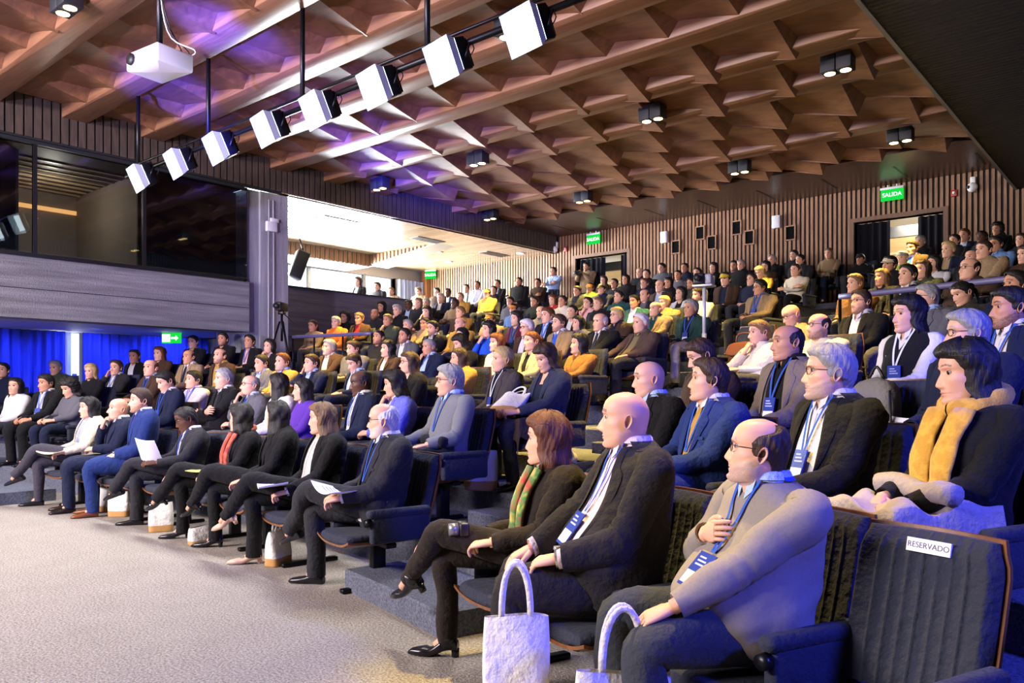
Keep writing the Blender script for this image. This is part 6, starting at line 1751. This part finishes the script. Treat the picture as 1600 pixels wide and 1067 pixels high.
tripod((-4.42, 8.78, FZ(5)), .2, 1.60, 'small camera mounted on a pale pole rising among the seats', True)
# cameraman's camera
e = empty('video_camera', at('N15', (0, -.34, 1.42)), yaw_of('N15')); tag(e, 'black video camera held by the bearded man in the doorway', 'camera')
m = MB(); m.box((-.07, -.12, -.06), (.07, .12, .07), bev=.02); m.obj('camera_body', M_BLACK, e)
m = MB(); m.tube(np.array([[0, -.12, 0], [0, -.24, 0]]), np.array([.045, .05]), 14); m.obj('lens', M_BLACK, e)
# box and pipes on the column, loudspeaker before the windows
e = empty('junction_box', (-14.27, 9.12, 4.75)); tag(e, 'small white junction box with thin conduits on the concrete column', 'electrical box')
m = MB(); m.box((0, -.12, -.10), (.08, .12, .10), bev=.012); m.obj('case', M_WHITE, e)
for y, z0, z1 in ((-.06, -3.0, -.1), (.06, -3.0, -.1), (-.05, .1, .55), (.05, .1, .55)):
    m = MB(); m.cyl((.03, y, z0), (.03, y, z1), .014, 8); m.obj('conduit', plain('conduit', '#a9a9b2', .5), e)
m = MB(); m.box((.0, -.03, .10), (.07, .16, .18), bev=.01); m.obj('emergency_lamp', M_WHITE, e)
e = empty('hanging_loudspeaker', (-16.6, 11.4, 4.48), 1.2); e.rotation_euler = (.0, .35, 1.2); tag(e, 'grey loudspeaker hanging in front of the bright gallery window', 'speaker')
m = MB(); m.box((-.16, -.17, -.36), (.16, .17, .36), bev=.03); m.obj('cabinet', plain('speaker_grey', '#4b4d52', .6), e)
m = MB(); m.box((-.14, -.178, -.33), (.14, -.168, .33), bev=.004); m.obj('grille', M_DARK, e)
m = MB(); m.cyl((0, 0, .36), (-.2, 0, .62), .02, 8); m.obj('bracket', M_METAL, e)

e = empty('compact_camera', at('R9', (-.06, -.37, .70)), yaw_of('R9')); tag(e, 'small black camera on the lap of the woman with red-green scarf', 'camera')
m = MB(); m.box((-.05, -.025, -.033), (.05, .025, .033), bev=.01); m.obj('camera_body', M_BLACK, e)
m = MB(); m.tube(np.array([[.01, -.03, 0], [.01, -.075, 0]]), np.array([.032, .030]), 16); m.obj('lens', plain('lens_silver', '#8d9096', .3, .6), e)

# ------------------------------------------------------------------ light
def light(kind, loc, target, energy, color, **kw):
    d = bpy.data.lights.new('lamp_' + kind.lower(), kind); d.energy = energy; d.color = color
    for a, v in kw.items(): setattr(d, a, v)
    o = bpy.data.objects.new('lamp_' + kind.lower(), d); COL.objects.link(o); o.location = loc
    o.rotation_euler = (Vector(target) - Vector(loc)).to_track_quat('-Z', 'Y').to_euler()
    return o
for x in FX:                                         # floodlights throw on the stage floor
    light('SPOT', (x, TY - .32, TZ - .27), (x - .6, 0.2, 0), 360, (.97, .98, 1), spot_size=math.radians(95), spot_blend=.6, shadow_soft_size=.15)
for x, y, w in [q for q in DL if q[1] > 4] + [(-3.62, 7.4, ''), (-10.4, 7.4, '')]:                                   # warm ceiling cans; the last two are added lamps without a can
    light('SPOT', (x, y, 5.74), (x, y - .1, 0), 3800, (1, .66, .14), spot_size=math.radians(50 if y > 4 else 34), spot_blend=.5, shadow_soft_size=.07)
light('SPOT', (-2.75, 3.9, 5.74), (-1.85, 3.0, 1.2), 2300, (1, .70, .2), spot_size=math.radians(34), spot_blend=.6, shadow_soft_size=.07)
light('AREA', (-9.0, -5.0, 4.8), (-8.0, 7, 1.5), 2700, (1, .89, .95), shape='RECTANGLE', size=8, size_y=1.0)   # front wash from the stage
light('SPOT', (3.0, 2.6, 3.7), (-1.6, 3.8, 1.0), 2200, (.06, .08, 1), spot_size=math.radians(80), spot_blend=.6, shadow_soft_size=.3)   # blue stage lamps
for x, y in ((-9.4, 5.4), (-11.9, 5.9), (-11.2, 8.7), (-12.3, 11.0), (-13.3, 12.4)): light('SPOT', (-7.0, -.5, 1.9), (x, y, 6.05), 45000, (.05, .05, 1), spot_size=math.radians(9), spot_blend=.8, shadow_soft_size=.12)
light('SPOT', (-7.6, -1.0, 1.8), (-10.6, 8.9, 6.1), 9000, (.12, .10, 1), spot_size=math.radians(27), spot_blend=.9, shadow_soft_size=.2)
light('SPOT', (-4.0, -5.0, 2.2), (-9.0, 4.5, 6.1), 8000, (.62, .52, 1), spot_size=math.radians(62), spot_blend=.9, shadow_soft_size=.3)
for y in (2.5, 4.6, 6.6, 8.4): light('SPOT', (-16.3, y, 2.58), (-17.35, y, 1.2), 330, (.09, .13, 1), spot_size=math.radians(130), spot_blend=.6, shadow_soft_size=.1)
light('AREA', (-19.7, 13.3, 4.4), (-10, 13.3, 4.0), 4000, (.93, .97, 1), shape='RECTANGLE', size=7.6, size_y=1.3)   # daylight at the gallery windows
light('AREA', (-12.3, 20.6, 5.55), (-12.3, 20.9, 3), 300, (1, .88, .62), size=1.2)
light('AREA', (-4.8, 20.4, 5.55), (-4.8, 20.7, 3), 450, (1, .93, .78), size=1.2)
light('POINT', (-15.9, 5.6, 5.0), (0, 0, 0), 60, (1, .8, .55), shadow_soft_size=.1)

w = bpy.data.worlds.new('sky'); SC.world = w; w.use_nodes = True
bg = w.node_tree.nodes['Background']; bg.inputs[0].default_value = (.86, .93, 1, 1); bg.inputs[1].default_value = 3.0

cam = bpy.data.cameras.new('camera'); co = bpy.data.objects.new('camera', cam); COL.objects.link(co)
co.location = (0, 0, 1.4); co.rotation_euler = (PI / 2, 0, math.radians(40.4))
cam.sensor_width = 36; cam.lens = 1234 / 1600 * 36; cam.shift_y = 76.5 / 1600; cam.clip_start = .05; cam.clip_end = 200
SC.camera = co
SC.view_settings.view_transform = 'Standard'; SC.view_settings.look = 'None'; SC.view_settings.gamma = 1; SC.view_settings.use_curve_mapping = False
SC.view_settings.exposure = 0
SC.cycles.max_bounces = 5; SC.cycles.diffuse_bounces = 3; SC.cycles.transparent_max_bounces = 8
SC.cycles.use_denoising = True; SC.cycles.sample_clamp_indirect = 4
